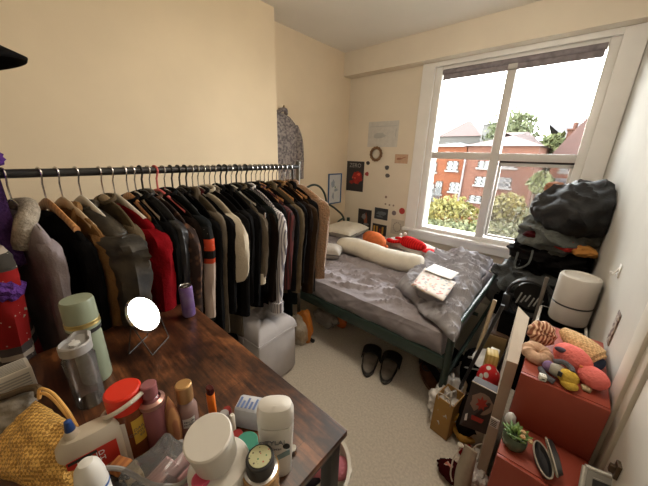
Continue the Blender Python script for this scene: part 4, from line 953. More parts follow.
bm = B(); patch(bm, .034, .055, .112, a0 + .0, a0 + .75, 10); lnk('yellow_label', bm, mat('label_yellow', (.65, .42, .06), rough=.5), t)
wrap_words('label_print', 'DAILY\nCAPSULES\n60', .009, MATS['dark_print'], t, .0343, .08, a0 + .4)
# pink perfume
def perfume(px, py, h, r, name, label, glass, capm, capr, caph, lab=None, rz=0):
    loc = stand(px, py, h); t = thing(name, label, 'perfume bottle', loc); hb_ = h - caph
    bm = B(); lathe(bm, [(0, 0), (r, 0), (r * 1.03, .004), (r, hb_ * .8), (r * .8, hb_ * .9), (capr * .7, hb_ * .97), (capr * .7, hb_)], 32); lnk('body', bm, glass, t)
    bm = B(); lathe(bm, [(capr * .8, hb_), (capr, hb_ + .002), (capr, h - .002), (capr * .85, h), (0, h)], 28); lnk('cap', bm, capm, t)
    return t, loc
m_pkg = glassy('pink_glass', (.50, .20, .22), .55, .05)
t, loc = perfume(148, 384, .165, .022, 'perfume_bottle', 'tall rose pink glass perfume bottle with a round glass stopper', m_pkg, m_pkg, .014, .028)
bm = B(); lathe(bm, [(.016, .115), (.023, .117), (.0235, .126), (.017, .13)], 28); lnk('collar', bm, mat('rose_metal', (.50, .28, .24), metal=.6, rough=.3), t)
t, loc = perfume(183, 384, .13, .0205, 'perfume_bottle', 'pale pink perfume bottle with a gold cap and white label', glassy('pale_pink_glass', (.55, .36, .32), .5, .05), mat('gold_cap', (.62, .38, .17), metal=.7, rough=.3), .0165, .042); a0 = TC(loc)
bm = B(); patch(bm, .021, .03, .055, a0 - .6, a0 + .55, 10); lnk('label', bm, MATS['label_white'], t); wrap_words('label_print', 'eau de\nparfum', .008, MATS['dark_print'], t, .0214, .043, a0)
# pointed wooden brush, lighter
loc = stand(168, 397, .125); t = thing('wooden_cone', 'pointed tan wooden cone between the two perfume bottles', 'ornament', loc)
bm = B(); lathe(bm, [(0, 0), (.012, 0), (.0145, .03), (.0145, .065), (.009, .098), (.0, .128)], 20); lnk('cone', bm, mat('tan_wood', (.45, .22, .09), color2=(.33, .13, .06), kind='wave', vscale=30, rough=.5), t)
loc = stand(209.5, 388, .078); t = thing('cigarette_lighter', 'bright orange lighter standing upright behind the white tubs', 'lighter', loc)
bm = B(); lathe(bm, [(0, 0), (.0115, 0), (.0125, .003), (.0125, .062), (.011, .064)], 20, sy=.7); lnk('body', bm, mat('orange_plastic', (.85, .20, .02), rough=.3, var=.04), t)
bm = B(); lathe(bm, [(.011, .064), (.0115, .078), (.009, .080), (0, .080)], 16, sy=.7); box(bm, (.004, -.004, .07), (.013, .004, .083)); lnk('spark_wheel', bm, mat('dark_red_metal', (.10, .02, .02), metal=.5, rough=.4), t)
# large white tubs
m_tub = mat('tub_white', (.74, .71, .66), rough=.38, var=.02, spec=.5)
loc = stand(219, 461, .098); loc = (loc[0] - .0, loc[1], loc[2]); t = thing('cream_tub', 'wide white plastic tub under the tilted white tub', 'tub', loc)
bm = B(); lathe(bm, [(0, 0), (.044, 0), (.047, .004), (.047, .055), (.044, .058)], 44); lnk('body', bm, m_tub, t)
bm = B(); lathe(bm, [(.049, .056), (.050, .06), (.050, .09), (.047, .094), (.04, .095), (0, .095)], 44); lnk('lid', bm, m_tub, t)
bpos = Vector(loc); c2 = at(206, 432, z=TZ + .185); b2 = Vector((bpos.x - .004, bpos.y - .002, TZ + .111)); 
t = thing('cream_tub', 'plain white plastic tub lying tilted on top of the wide white tub', 'tub', b2); t.scale = (.82, .82, .80); t.scale = (.84, .84, .84); ax = (c2 - b2); t.scale = (.84, .84, .84); ax = Vector((ax.x, ax.y, max(ax.z, .06))).normalized(); Mq = ax.to_track_quat('Z', 'Y').to_matrix().to_4x4()
bm = B(); lathe(bm, [(0, -.004), (.038, -.004), (.041, 0), (.0425, .06), (.0425, .066)], 44, M=Mq); lnk('body', bm, m_tub, t)
bm = B(); lathe(bm, [(.0425, .062), (.0435, .066), (.0435, .074), (.041, .077), (0, .077)], 44, M=Mq); lnk('lid', bm, m_tub, t)
# cotton pack
loc = at(249, 418, z=TZ + .03); t = thing('cotton_pack', 'pale plastic pack with a blue print behind the lotion bottle', 'packet', (loc.x - .01, loc.y + .012, TZ + .0005), .55); t.scale = (.85, .85, .8)
bm = B(); box(bm, (-.038, -.026, 0), (.038, .026, .07), bev=.008)
for v in bm.verts: v.co *= 1 + .08 * nz(v.co, 30, 3); v.co.z = max(0, v.co.z)
lnk('wrapper', bm, mat('milky_plastic', (.60, .62, .66), rough=.2, var=.15, vscale=30, spec=.6), t)
bm = B()
for k in range(5): box(bm, (-.03 + k * .011, -.02, .0725), (-.024 + k * .011, .012 - .01 * (k % 2), .0732))
lnk('blue_print', bm, mat('blue_print', (.14, .20, .40), rough=.4), t)
# lotion bottle
loc = stand(275, 402, .172); t = thing('lotion_bottle', 'large white oval lotion bottle with grey lettering at the right of the desk', 'bottle', loc, .80)
def oval(a, b_, z, n=36, p=2.6): return [Vector((a * abs(cos(q)) ** (2 / p) * (1 if cos(q) > 0 else -1), b_ * abs(sin(q)) ** (2 / p) * (1 if sin(q) > 0 else -1), z)) for q in [2 * pi * k / n for k in range(n)]]
m_lot = mat('lotion_white', (.76, .74, .70), rough=.3, var=.02, spec=.5)
bm = B(); loft(bm, [oval(.024, .016, 0), oval(.027, .018, .004), oval(.030, .0195, .06), oval(.033, .021, .12), oval(.0325, .021, .128)]); lnk('body', bm, m_lot, t)
bm = B(); loft(bm, [oval(.032, .0205, .129), oval(.0335, .0215, .131), oval(.0335, .0215, .155), oval(.029, .0185, .168), oval(.018, .011, .174)]); lnk('cap', bm, m_lot, t)
words('brand_lettering', 'OTYLAI', .014, mat('grey_print', (.25, .27, .28), rough=.5), t, (-.006, -.0212, .098), (pi / 2, 0, 0), .0006)
words('small_print', 'body lotion', .0065, MATS['grey_print'], t, (-.004, -.0208, .082), (pi / 2, 0, 0), .0006)
o = shape(t, 'teal_swoosh', mat('teal_grey', (.22, .34, .38), rough=.5), -.0198, [[(-.024, .058), (.0, .05), (.026, .066), (.026, .078), (.0, .063), (-.024, .072)]])
o = shape(t, 'dark_seal', mat('seal_black', (.03, .03, .03)), -.0208, [disc(.020, .088, .0065, .0065, 16)])
# small jars
def jar(name, label, px, py, h, r, body, lid, lh=.018, lr=None, cat='jar'):
    loc = stand(px, py, h); t = thing(name, label, cat, loc); lr = lr or r
    bm = B(); lathe(bm, [(0, 0), (r * .95, 0), (r, .003), (r, h - lh - .002), (r * .85, h - lh)], 30); lnk('body', bm, body, t)
    bm = B(); lathe(bm, [(lr * .95, h - lh), (lr, h - lh + .001), (lr, h - .002), (lr * .92, h), (0, h)], 30); lnk('lid', bm, lid, t)
    return t, loc
m_jg = mat('green_lid', (.045, .25, .17), rough=.45); m_cg = mat('cloudy_glass', (.40, .38, .36), rough=.2)
jar('small_jar', 'small jar with a jade green lid beside the lotion bottle', 247, 441, .06, .0215, m_cg, m_jg, .022)
jar('small_jar', 'tiny jar with a dark red lid left of the green lidded jar', 237, 434, .05, .0115, m_cg, mat('dark_red_lid', (.25, .02, .02), rough=.35), .016)
jar('small_jar', 'tiny dark red capped jar behind the cotton pack and lighter', 227, 409, .035, .009, m_cg, mat('dark_red_lid', (.25, .02, .02), rough=.35), .014)
t, loc = jar('honey_jar', 'amber jar with a black rimmed lid printed with flowers at the front of the desk', 260, 457, .115, .031, glassy('honey_glass', (.62, .36, .15), .7, .08), m_blk, .026, .0235)
bm = B(); lathe(bm, [(.0, .1155), (.0185, .1155), (.0185, .117), (0, .1175)], 24); lnk('floral_disc', bm, floral_mat('flower_tin', (.55, .55, .33), ((.45, .08, .06), (.08, .25, .12), (.12, .10, .08)), 220), t)
bm = B(); lathe(bm, [(.024, .086), (.0285, .086), (.0285, .090), (.024, .091)], 28); lnk('silver_collar', bm, m_sil, t)
loc = at(293, 449, z=TZ + .01); t = thing('bottle_cap', 'small shiny silver cap lying alone on the right of the desk', 'cap', (loc.x, loc.y, TZ + .0005)); bm = B(); lathe(bm, [(0, 0), (.0085, 0), (.0085, .012), (.007, .014), (0, .014)], 18); lnk('cap', bm, m_sil, t)
loc = at(232, 417, z=TZ + .06); t = thing('lip_balm', 'thin white tube standing just behind the tilted white tub', 'tube', (loc.x, loc.y, TZ + .0005), (0, .0, 0)); bm = B(); lathe(bm, [(0, 0), (.006, 0), (.006, .062), (.004, .066), (0, .066)], 16); lnk('tube', bm, m_whp, t)
for px, py, r, h, lab in ((180, 443, .008, .05, 'short clear glass vial beside the pointed wooden cone'), (224, 413, .010, .045, 'short grey glass vial behind the white tub')):
    jar('glass_vial', lab, px, py, h, r, m_cg, m_lidg, .012, cat='vial')
# cream bottle with red label
loc = stand(87, 427, .135); t = thing('lotion_bottle', 'cream coloured flat bottle with a red label and blue tipped spout', 'bottle', loc, TC(loc) + pi / 2 - .1)
m_crm = mat('cream_plastic', (.62, .55, .45), rough=.35, var=.03, spec=.5)
bm = B(); loft(bm, [oval(.042, .017, 0), oval(.046, .020, .004), oval(.047, .021, .10), oval(.045, .020, .118), oval(.036, .016, .130), oval(.012, .010, .134)]); lnk('body', bm, m_crm, t)
bm = B(); lathe(bm, [(.010, .132), (.010, .144), (.006, .15), (.0055, .152)], 16, (-.02, 0, -.004)); lnk('spout', bm, m_crm, t)
bm = B(); lathe(bm, [(.0065, .147), (.0075, .150), (.005, .168), (.0, .171)], 14, (-.02, 0, -.004)); lnk('spout_cap', bm, mat('blue_plastic', (.02, .06, .22), rough=.35), t)
o = shape(t, 'red_label', mat('label_red', (.55, .035, .02), rough=.5), -.0222, [[(-.035, .045), (.033, .045), (.033, .1), (-.035, .1)]])
o = shape(t, 'label_picture', mat('label_orange', (.55, .22, .10), rough=.5), -.0226, [[(-.005, .03), (.033, .03), (.033, .055), (-.005, .055)]])
words('label_lettering', 'HAND\nWASH', .013, m_pap, t, (-.004, -.0236, .082), (pi / 2, 0, 0), .0003)
o = shape(t, 'label_strip', MATS['seal_black'], -.0226, [[(-.033, .093), (.005, .093), (.005, .099), (-.033, .099)]])
# white spray bottle at the bottom edge
loc = stand(85, 461, .165); t = thing('spray_bottle', 'glossy white domed bottle with a blue stripe at the bottom edge of the photo', 'bottle', loc); t.scale = (.68, .68, .76); a0 = TC(loc)
bm = B(); lathe(bm, [(0, 0), (.027, 0), (.029, .004), (.029, .155), (.028, .158)], 32); lnk('body', bm, m_lot, t)
bm = B(); lathe(bm, [(.0278, .158), (.0275, .175), (.0225, .20), (.013, .213), (0, .216)], 32); lnk('dome_cap', bm, m_lot, t)
bm = B(); patch(bm, .029, .145, .152, a0 - 1.2, a0 + 1.4, 14); lnk('blue_stripe', bm, mat('blue_ink', (.04, .14, .42), rough=.4), t)
bm = B(); patch(bm, .0277, .160, .166, a0 - .9, a0 - .3, 8); lnk('dark_mark', bm, MATS['dark_print'], t)
# gold woven bag
def weave(name, c1, c2, sc):
    if name in MATS: return MATS[name]
    m = mat(name, c1, color2=c2, kind='checker', vscale=sc, rough=.38, metal=.25, bump=.5, bscale=150); return m
m_gold = weave('gold_weave', (.80, .50, .14), (.42, .22, .05), 200)
def puffbag(t, name, P, th, m, seed=0, nx=26, sag=0):
    bm = B()
    def f(u, v, s):
        p = P[0].lerp(P[1], u).lerp(P[3].lerp(P[2], u), v); k = (4 * u * (1 - u) * 4 * v * (1 - v)) ** .45
        n_ = (P[1] - P[0]).cross(P[3] - P[0]).normalized(); n_ = n_ if n_.z > 0 else -n_
        return p + n_ * s * (th * k * (1 + .25 * nz((u * 3, v * 3, s), 1.3, seed))) + n_ * .006 * nz((u * 5, v * 5, 0), 1.5, seed + 1)
    for s in (1, -1): grid(bm, nx, nx, lambda u, v: f(u, v, s) - Vector(t.location))
    bmesh.ops.remove_doubles(bm, verts=bm.verts, dist=.0008); return lnk(name, bm, m, t)
P = [at(37, 400, z=.875), at(76, 432, z=.872), at(76, 500, z=.80), at(-25, 470, z=.79)]
c = sum(P, Vector()) / 4; t = thing('woven_handbag', 'shiny gold woven bag with yellow rope handles in the lower left corner', 'bag', (c.x, c.y, TZ + .001))
puffbag(t, 'body', P, .035, m_gold, 3)
bm = B(); 
for o_, k in ((0, 0), (.006, 1)):
    pts = [at(x, y, z=z) - Vector(t.location) for x, y, z in ((39, 399, .885), (40 + 2 * k, 389 + 4 * k, .905 - .01 * k), (52, 393 + 5 * k, .91 - .01 * k), (66, 409 + 5 * k, .90 - .01 * k), (77, 427, .885))]
    tube(bm, spline(pts, 7), .0028, 8)
lnk('rope_handle', bm, mat('yellow_rope', (.75, .42, .12), rough=.6), t)
P = [at(-25, 408, z=.83), at(37, 388, z=.86), at(36, 432, z=.80), at(-25, 450, z=.79)]
c = sum(P, Vector()) / 4; t = thing('wash_bag', 'grey wash bag with a dark brown zip edge behind the gold bag', 'bag', (c.x, c.y, TZ + .001))
puffbag(t, 'body', P, .022, cloth('grey_lining', (.27, .24, .20), var=.1), 6)
bm = B(); tube(bm, spline([at(x, y, z=z) - Vector(t.location) for x, y, z in ((-25, 404, .845), (5, 396, .862), (25, 389, .87), (37, 388, .872), (39, 395, .87))], 6), .007, 8); lnk('zip_edge', bm, mat('brown_binding', (.075, .045, .02), rough=.5), t)
p = at(6, 380, z=.80); t = thing('vent_box', 'small white ribbed plastic box at the left edge of the photo', 'box', (p.x, p.y, TZ + .0005), TC(p) + pi / 2)
bm = B(); box(bm, (-.045, -.03, 0), (.045, .03, .075), bev=.004); lnk('body', bm, m_whp, t)
bm = B()
for k in range(7): box(bm, (-.038, -.0315, .012 + k * .008), (.038, -.0301, .015 + k * .008)); box(bm, (-.038, -.024 + k * .007, .0752), (.038, -.021 + k * .007, .0765))
lnk('ribs', bm, mat('rib_grey', (.42, .40, .36), rough=.5), t)
# zip bag, pouch, little boxes at the front
p = at(158, 462, z=.83); t = thing('cosmetics_bag', 'clear crinkled plastic bag with pink sticks inside', 'bag', (p.x, p.y, TZ + .001), .3)
bm = B(); box(bm, (-.04, -.045, 0), (.04, .045, .085), bev=.012); bmesh.ops.subdivide_edges(bm, edges=bm.edges[:], cuts=3, use_grid_fill=True)
for v in bm.verts:
    v.co *= 1 + .16 * nz(v.co, 26, 5); v.co.z = max(0, v.co.z)
lnk('bag', bm, glassy('crinkle_plastic', (.78, .76, .75), .12, .1), t)
bm = B()
for k in range(5): tube(bm, [(-.025 + k * .008, -.02, .03 + .004 * k), (-.005 + k * .007, .02, .06)], .004, 8)
lnk('pink_sticks', bm, mat('pink_plastic', (.62, .33, .32), rough=.4), t)
bm = B(); box(bm, (-.03, -.035, .012), (.02, -.005, .03), bev=.003); lnk('straw_filler', bm, mat('straw', (.42, .33, .16), var=.4, vscale=60), t)
P = [at(110, 462, z=.80), at(150, 480, z=.80), at(160, 500, z=.78), at(100, 500, z=.78)]; c = sum(P, Vector()) / 4
t = thing('makeup_pouch', 'open black pouch under the clear plastic bag', 'pouch', (c.x, c.y, TZ + .001)); puffbag(t, 'body', P, .018, mat('black_vinyl', (.02, .02, .022), rough=.35, spec=.5), 9)
bm = B(); tube(bm, spline([at(x, y, z=.825) - Vector(t.location) for x, y in ((106, 468), (124, 470), (150, 484), (176, 486), (188, 478))], 6), .004, 8); lnk('zip', bm, m_lidg, t)
def blk(name, label, cat, px, py, h, size, rz, m, tilt=(0, 0)):
    p = at(px, py, z=TZ + h); t = thing(name, label, cat, (p.x, p.y, TZ + .001), (tilt[0], tilt[1], rz)); bm = B(); box(bm, (-size[0] / 2, -size[1] / 2, 0), (size[0] / 2, size[1] / 2, size[2]), bev=min(size) * .12); lnk('block', bm, m, t); return t
t = blk('wooden_block', 'orange brown wooden block between the cream bottle and the clear bag', 'block', 120, 463, .075, (.03, .022, .075), .5, mat('orange_wood', (.42, .16, .045), color2=(.30, .10, .03), kind='wave', vscale=25))
t = blk('makeup_box', 'flat dusty pink carton left of the white tubs', 'box', 183, 462, .06, (.035, .05, .06), .35, mat('dusty_pink', (.50, .27, .26), rough=.5))
t = blk('cork_block', 'small beige sponge next to the orange brown block', 'sponge', 133, 474, .06, (.025, .025, .06), .1, mat('beige_sponge', (.42, .34, .20), bump=.6))
p = at(201, 478, z=.85); t = thing('lipstick', 'hot pink lid poking up in front of the white tubs', 'lipstick', (p.x, p.y, TZ + .0005)); bm = B(); lathe(bm, [(0, 0), (.012, 0), (.012, .07), (.0145, .072), (.0145, .098), (.012, .1), (0, .1)], 20); lnk('tube', bm, mat('hot_pink', (.75, .10, .20), rough=.35), t)
# things under the desk, seen past its right edge
p = at(318, 492, z=.28); t = thing('laundry_basket', 'white round plastic basket under the right end of the desk', 'basket', (p.x - .09, p.y + .04, 0))
bm = B(); lathe(bm, [(0, .004), (.12, .004), (.15, .27), (.158, .28), (.158, .29), (.146, .285), (.115, .01), (0, .01)], 40); lnk('tub', bm, m_whp, t)
bx_ = Vector(t.location)
for k, (dx, dy, rz, c, lab) in enumerate(((.04, .03, .8, (.40, .13, .15), 'dusty pink trainer on top in the white basket'), (-.04, -.04, .4, (.02, .015, .02), 'black trainer on top in the white basket'))):
    t = thing('trainer', lab, 'shoe', (bx_.x + dx, bx_.y + dy, .225), rz)
    bm = B(); rings = []
    for i in range(14):
        u = i / 13; w_ = (.034 if u < .5 else .04) * (1 - abs(2 * u - 1) ** 6) ** .5 + .004; h_ = .085 - .05 * min(1, max(0, (u - .3) / .5)); rings.append([Vector((-.11 + .22 * u, cos(a) * w_, .015 + max(0, h_ * (.5 + .5 * sin(a))))) for a in [2 * pi * j / 18 for j in range(18)]])
    loft(bm, rings); lnk('upper', bm, cloth('trainer_%d' % k, c), t)
    bm = B(); loft(bm, [[Vector((.117 * cos(a), .04 * sin(a), z)) for a in [2 * pi * j / 24 for j in range(24)]] for z in (0, .02)]); lnk('sole', bm, m_whp, t)
# ------------------------------------------------------------------ floor between desk and bed
t = thing('ottoman', 'square light grey tufted ottoman beside the desk', 'ottoman', (-1.235, .85, 0), .06); t.scale = (.80, .80, 1.02)
m_ott = cloth('pale_grey_velvet', (.50, .465, .46), var=.12, vscale=6, bump=.1)
bm = B(); box(bm, (-.185, -.185, .01), (.185, .185, .335), bev=.035); lnk('base', bm, m_ott, t)
bm = B()
def otop(u, v):
    a, b_ = 2 * u - 1, 2 * v - 1; e = min(1 - abs(a), 1 - abs(b_)); k = min(1, e / .42); k = (1 - (1 - k) ** 2) ** .5
    d = hypot(a, b_); z = .318 + .085 * k - .032 * math.exp(-(d / .16) ** 2) - .010 * math.exp(-(abs(a) - abs(b_)) ** 2 / .006) * (1 - min(1, d)) * 1.5 - .008 * math.exp(-min(abs(a), abs(b_)) ** 2 / .003) * max(0, 1 - d)
    return Vector((a * .187, b_ * .187, z))
grid(bm, 44, 44, otop); grid(bm, 2, 2, lambda u, v: Vector(((2 * u - 1) * .187, (2 * v - 1) * .187, .334))); bmesh.ops.remove_doubles(bm, verts=bm.verts, dist=.0025)
lid = lnk('lid', bm, m_ott, t)
bm = B(); lathe(bm, [(0, .378), (.011, .375), (.013, .368), (0, .366)], 18); lnk('tuft_button', bm, m_ott, lid)
bm = B(); box(bm, (-.02, -.003, 0), (.02, .003, .03)); lnk('pull_tab', bm, m_ott, t, loc=(.0, -.188, .30))
# sliders
m_sl2 = mat('black_rubber', (.018, .017, .018), rough=.55, var=.2); m_foot = mat('worn_footbed', (.30, .26, .22), color2=(.16, .14, .12), vscale=14, rough=.8)
def slider(label, x, y, rz):
    t = thing('slider_sandal', label, 'sandal', (x, y, 0), rz, 'black slider sandals on the carpet')
    t.scale = (1.25, 1.1, 1)
    def outl(k, z): 
        R_ = []
        for q in [2 * pi * j / 36 for j in range(36)]:
            yy = sin(q) * .138 * k; w_ = (.046 + .008 * sin(q)) * k - (.004 if abs(sin(q)) < .5 else 0); R_.append(Vector((cos(q) * w_, yy, z)))
        return R_
    bm = B(); loft(bm, [outl(.97, .001), outl(1, .006), outl(1.02, .026), outl(.97, .030), outl(.9, .026)]); lnk('sole', bm, m_sl2, t)
    bm = B(); loft(bm, [outl(.88, .0262), outl(.86, .0285)]); lnk('footbed', bm, m_foot, t)
    bm = B()
    def strap(u, v):
        a = pi * u; return Vector((cos(a) * .053, .012 + .10 * v + .015 * sin(a), .012 + .050 * sin(a) * (1 - .35 * v)))
    grid(bm, 20, 8, strap); o = lnk('strap', bm, m_sl2, t); solid(o, .007)
slider('left of the pair of black slider sandals on the carpet by the bed', *at(370, 362, z=.0).xy, .42)
slider('right of the pair of black slider sandals on the carpet by the bed', *at(389, 369, z=.0).xy, .30)

# shoes, bags and boxes under the bed and under the rail
def shoe(name, label, x, y, rz, c, L_=.27, h=.09, z=0, sole=None, tilt=0):
    t = thing(name, label, 'shoe', (x, y, z), (tilt, 0, rz)); k = L_ / .27
    bm = B(); rings = []
    for i in range(16):
        u = i / 15; w_ = (.032 + .012 * u) * (1 - abs(2 * u - 1) ** 5) ** .5 + .003; hh = (h - (h - .045) * min(1, max(0, (u - .35) / .4))) * (1 - max(0, u - .85) * 2.5)
        rings.append([Vector(((-.135 + .27 * u) * k, cos(a) * w_ * k, .014 + max(0, hh * (.5 + .5 * sin(a))) ** 1)) for a in [2 * pi * j / 18 for j in range(18)]])
    loft(bm, rings); lnk('upper', bm, cloth('shoe_%s' % label[:14].replace(' ', '_'), c), t)
    bm = B(); loft(bm, [[Vector((.138 * k * cos(a), (.040 + .006 * cos(a)) * k * sin(a), zz)) for a in [2 * pi * j / 26 for j in range(26)]] for zz in (0, .018)]); lnk('sole', bm, sole or m_whp, t)
    bm = B(); tube(bm, [(.02 * k * cos(a) * 2 - .06 * k, .024 * k * sin(a), .012 + h) for a in [2 * pi * j / 16 for j in range(16)]], .005, 6, True); lnk('ankle_opening', bm, m_sl2, t)
    return t
def lump(name, label, cat, c, size, m, seed=1, amp=.22, freq=1.8, rz=0, sub=4, flat=.8):
    t = thing(name, label, cat, (c[0], c[1], c[2]), rz); bm = B(); blob(bm, (0, 0, size[2] * flat), size, amp, freq, seed, sub, flat=flat)
    # fold creases
    for v in bm.verts:
        p = v.co.copy(); v.co += v.normal * 0; r = (1 - abs(nz((p.x * 9 + p.z * 6, p.y * 9, p.z * 5), 1, seed)) * 2.4); v.co *= 1 + .085 * max(0, r) ** 2
        v.co.z = max(.0005, v.co.z)
        w_ = Matrix.Rotation(rz, 3, 'Z') @ v.co + t.location
        if w_.x > xr(w_.y) - .006 or w_.y > YW - .03:
            w_.x = min(w_.x, xr(w_.y) - .006 - .004 * abs(nz(v.co, 20))); w_.y = min(w_.y, YW - .03); v.co = Matrix.Rotation(-rz, 3, 'Z') @ (w_ - t.location)
    lnk('cloth', bm, m, t); return t
sh = at(257, 300, z=.1)
shoe('trainer', 'pale pink and white trainer under the pinstripe shirt', -1.53, 1.02, 1.2, (.50, .40, .38), z=0, h=.11)
shoe('trainer', 'second pale trainer pushed under the rail behind the ottoman', -1.43, 1.12, 1.3, (.42, .36, .33), z=0, h=.11)
lump('crumpled_bag', 'green patterned cloth bag on the floor under the rail', 'bag', (-1.40, 1.28 - .13, 0), (.13, .09, .12), cloth('olive_print', (.16, .19, .10), color2=(.30, .25, .18), vscale=24), 4)
lump('crumpled_bag', 'brown and cream paper bag standing behind the ottoman', 'bag', (-1.30, 1.19, 0), (.10, .06, .12), cloth('kraft_cream', (.36, .27, .18), color2=(.52, .46, .38), vscale=14), 9)
lump('crumpled_bag', 'bright orange plastic bag beside the rail foot', 'bag', (-1.27, 1.245, 0), (.07, .05, .14), mat('orange_bag', (.60, .20, .03), rough=.4, bump=.4), 12)
lump('dark_holdall', 'black holdall on the floor at the middle of the rail', 'bag', (-1.50, .62, 0), (.17, .24, .21), c_blk2, 14, amp=.12)
lump('dark_holdall', 'dark brown bag on the floor at the left of the rail', 'bag', (-1.48, .12, 0), (.19, .24, .24), c_dkb, 15, amp=.12)
lump('cloth_bundle', 'grey bundle of clothes at the left edge of the ottoman', 'clothes', (-1.28, .62, 0), (.10, .09, .20), c_slate, 17)
p = at(402, 0 + 260, z=0)
t = thing('yellow_bottle', 'pale yellow squeezy bottle hanging in a bag between the black coats', 'bottle', (-1.16, 1.10, .62))
bm = B(); lathe(bm, [(0, 0), (.032, .0), (.036, .01), (.034, .10), (.022, .14), (.012, .19), (.01, .21), (0, .21)], 24); lnk('body', bm, mat('lemon_plastic', (.50, .46, .16), rough=.35), t)
for x, y, s, m, lab, seed in ((-1.30, 1.72, (.14, .10, .08), c_slate, 'grey bundle under the head end of the bed', 21), (-.80, 1.86, (.16, .12, .09), c_blk, 'black bundle under the middle of the bed', 22),
                              (-.58, 1.72, (.13, .09, .07), c_dkb, 'dark brown bundle under the foot end of the bed', 23), (-.42, 1.72, (.12, .10, .09), c_wblk, 'washed black bundle by the front bed leg', 24), (-1.0, 2.0, (.2, .12, .1), c_blk2, 'soft black bundle far under the bed', 25)):
    lump('cloth_bundle', lab, 'clothes', (x, y, 0), s, m, seed)
shoe('boot', 'brown leather shoe lying under the foot end of the bed', *at(428, 377, z=.03).xy, -.75, (.12, .05, .025), L_=.2, h=.05, sole=mat('brown_sole', (.16, .07, .035), rough=.5))
shoe('boot', 'black shoe under the foot end of the bed behind the brown one', *at(430, 366, z=.05).xy, -.6, (.015, .013, .013), L_=.22, h=.07, sole=m_sl2)
p = at(341, 322, z=.04); lump('orange_packet', 'orange packet on the carpet under the bed', 'packet', (p.x, p.y, 0), (.055, .035, .06), mat('orange_packet', (.62, .14, .02), rough=.4), 30, amp=.12)
p = at(322, 322, z=.04); lump('plastic_bag', 'clear crumpled plastic bag under the bed beside the orange packet', 'bag', (p.x, p.y + .05, 0), (.12, .07, .07), mat('cloudy_film', (.28, .26, .25), rough=.15, spec=.8, bump=.4, bscale=25), 31)

# ------------------------------------------------------------------ red chest with soft toys
m_redp = mat('red_lacquer', (.33, .055, .03), rough=.5, var=.10, vscale=3, spec=.45)
bx0, bx1 = .006, .212
def chest(name, label, lo, hi, open_top=False):
    t = thing(name, label, 'drawer unit', ((lo[0] + hi[0]) / 2, (lo[1] + hi[1]) / 2, lo[2])); L_ = Vector(t.location); e = .006
    a, b_ = Vector(lo) - L_, Vector(hi) - L_
    bm = B()
    box(bm, (a.x, a.y + .012, b_.z - .012), (b_.x, b_.y, b_.z), bev=.002); box(bm, (a.x, a.y + .012, a.z), (b_.x, b_.y, a.z + .01), bev=.002)
    box(bm, (a.x, a.y + .012, a.z), (a.x + .01, b_.y, b_.z - .012)); box(bm, (b_.x - .01, a.y + .012, a.z), (b_.x, b_.y, b_.z - .012)); box(bm, (a.x, b_.y - .01, a.z), (b_.x, b_.y, b_.z - .012))
    lnk('case', bm, m_redp, t)
    bm = B(); box(bm, (a.x + .0, a.y, a.z + .003), (b_.x, a.y + .011, b_.z - .001), bev=.002); lnk('drawer_front', bm, m_redp, t)
    return t
ytop = .96
chest('red_drawer_box', 'upper red lacquered drawer box carrying the soft toys', (bx0, ytop, .505), (bx1, 1.36, .70))
chest('red_drawer_box', 'lower red lacquered drawer box standing forward under the upper one', (bx0 - .0, .80, .0), (bx1 + .0, 1.36, .504))
ZT = .70
m_scr = mat('striped_scrunchie', (.72, .48, .32), color2=(.26, .09, .05), kind='wave', vscale=28, rough=.9, lo=.35, hi=.6); m_tan = cloth('tan_satin', (.70, .47, .33), var=.25, vscale=30)
def scrunchie(label, p, R, r, m, tilt, seed, name='hair_scrunchie'):
    t = thing(name, label, 'scrunchie', p, tilt); bm = B(); N = 60; vr = []
    for i in range(N):
        a = 2 * pi * i / N; rr = r * (1 + .07 * sin(a * 9) + .10 * nz((cos(a) * 4, sin(a) * 4, 0), 1, seed))
        vr.append([bm.verts.new(((R + rr * cos(b_)) * cos(a), (R + rr * cos(b_)) * sin(a), rr * sin(b_) * (1 + .08 * sin(a * 7)))) for b_ in [2 * pi * j / 12 for j in range(12)]])
    for i in range(N):
        for k in range(12): bm.faces.new((vr[i][k], vr[i][(k + 1) % 12], vr[(i + 1) % N][(k + 1) % 12], vr[(i + 1) % N][k]))
    lnk('ruffle', bm, m, t)
p = at(543, 329, z=.77); scrunchie('large striped brown and cream scrunchie standing at the back left of the red box', (p.x, p.y, .752), .019, .026, m_scr, (1.0, .35, .4), 1)
p = at(538, 350, z=.735); scrunchie('crinkled tan scrunchie in front of the striped one', (p.x, p.y, .722), .024, .020, m_tan, (.25, .15, 0), 2)
# tan quilted toy
p = at(579, 343, z=.75); t = thing('stuffed_toy', 'tan quilted shell shaped toy leaning against the right wall', 'stuffed toy', (p.x, p.y, .745), (0, .35, -.5))
m_q = mat('quilted_tan', (.75, .50, .26), color2=(.55, .34, .16), kind='checker', vscale=140, rough=.9, bump=.6, bscale=110)
bm = B(); rings = []
for i in range(22):
    u = i / 21; rr = .012 + .038 * sin(pi * min(1, u * .62 + .02)) ** .8 * (1 if u < .95 else .7); rings.append([Vector((-.06 + .125 * u, cos(a) * rr, sin(a) * rr * .75)) for a in [2 * pi * j / 22 for j in range(22)]])
loft(bm, rings); lnk('body', bm, m_q, t)
bm = B(); blob(bm, (.066, 0, -.012), (.02, .036, .025), .1, 2, 3, 3); lnk('blue_end', bm, cloth('navy_felt', (.06, .075, .12)), t)
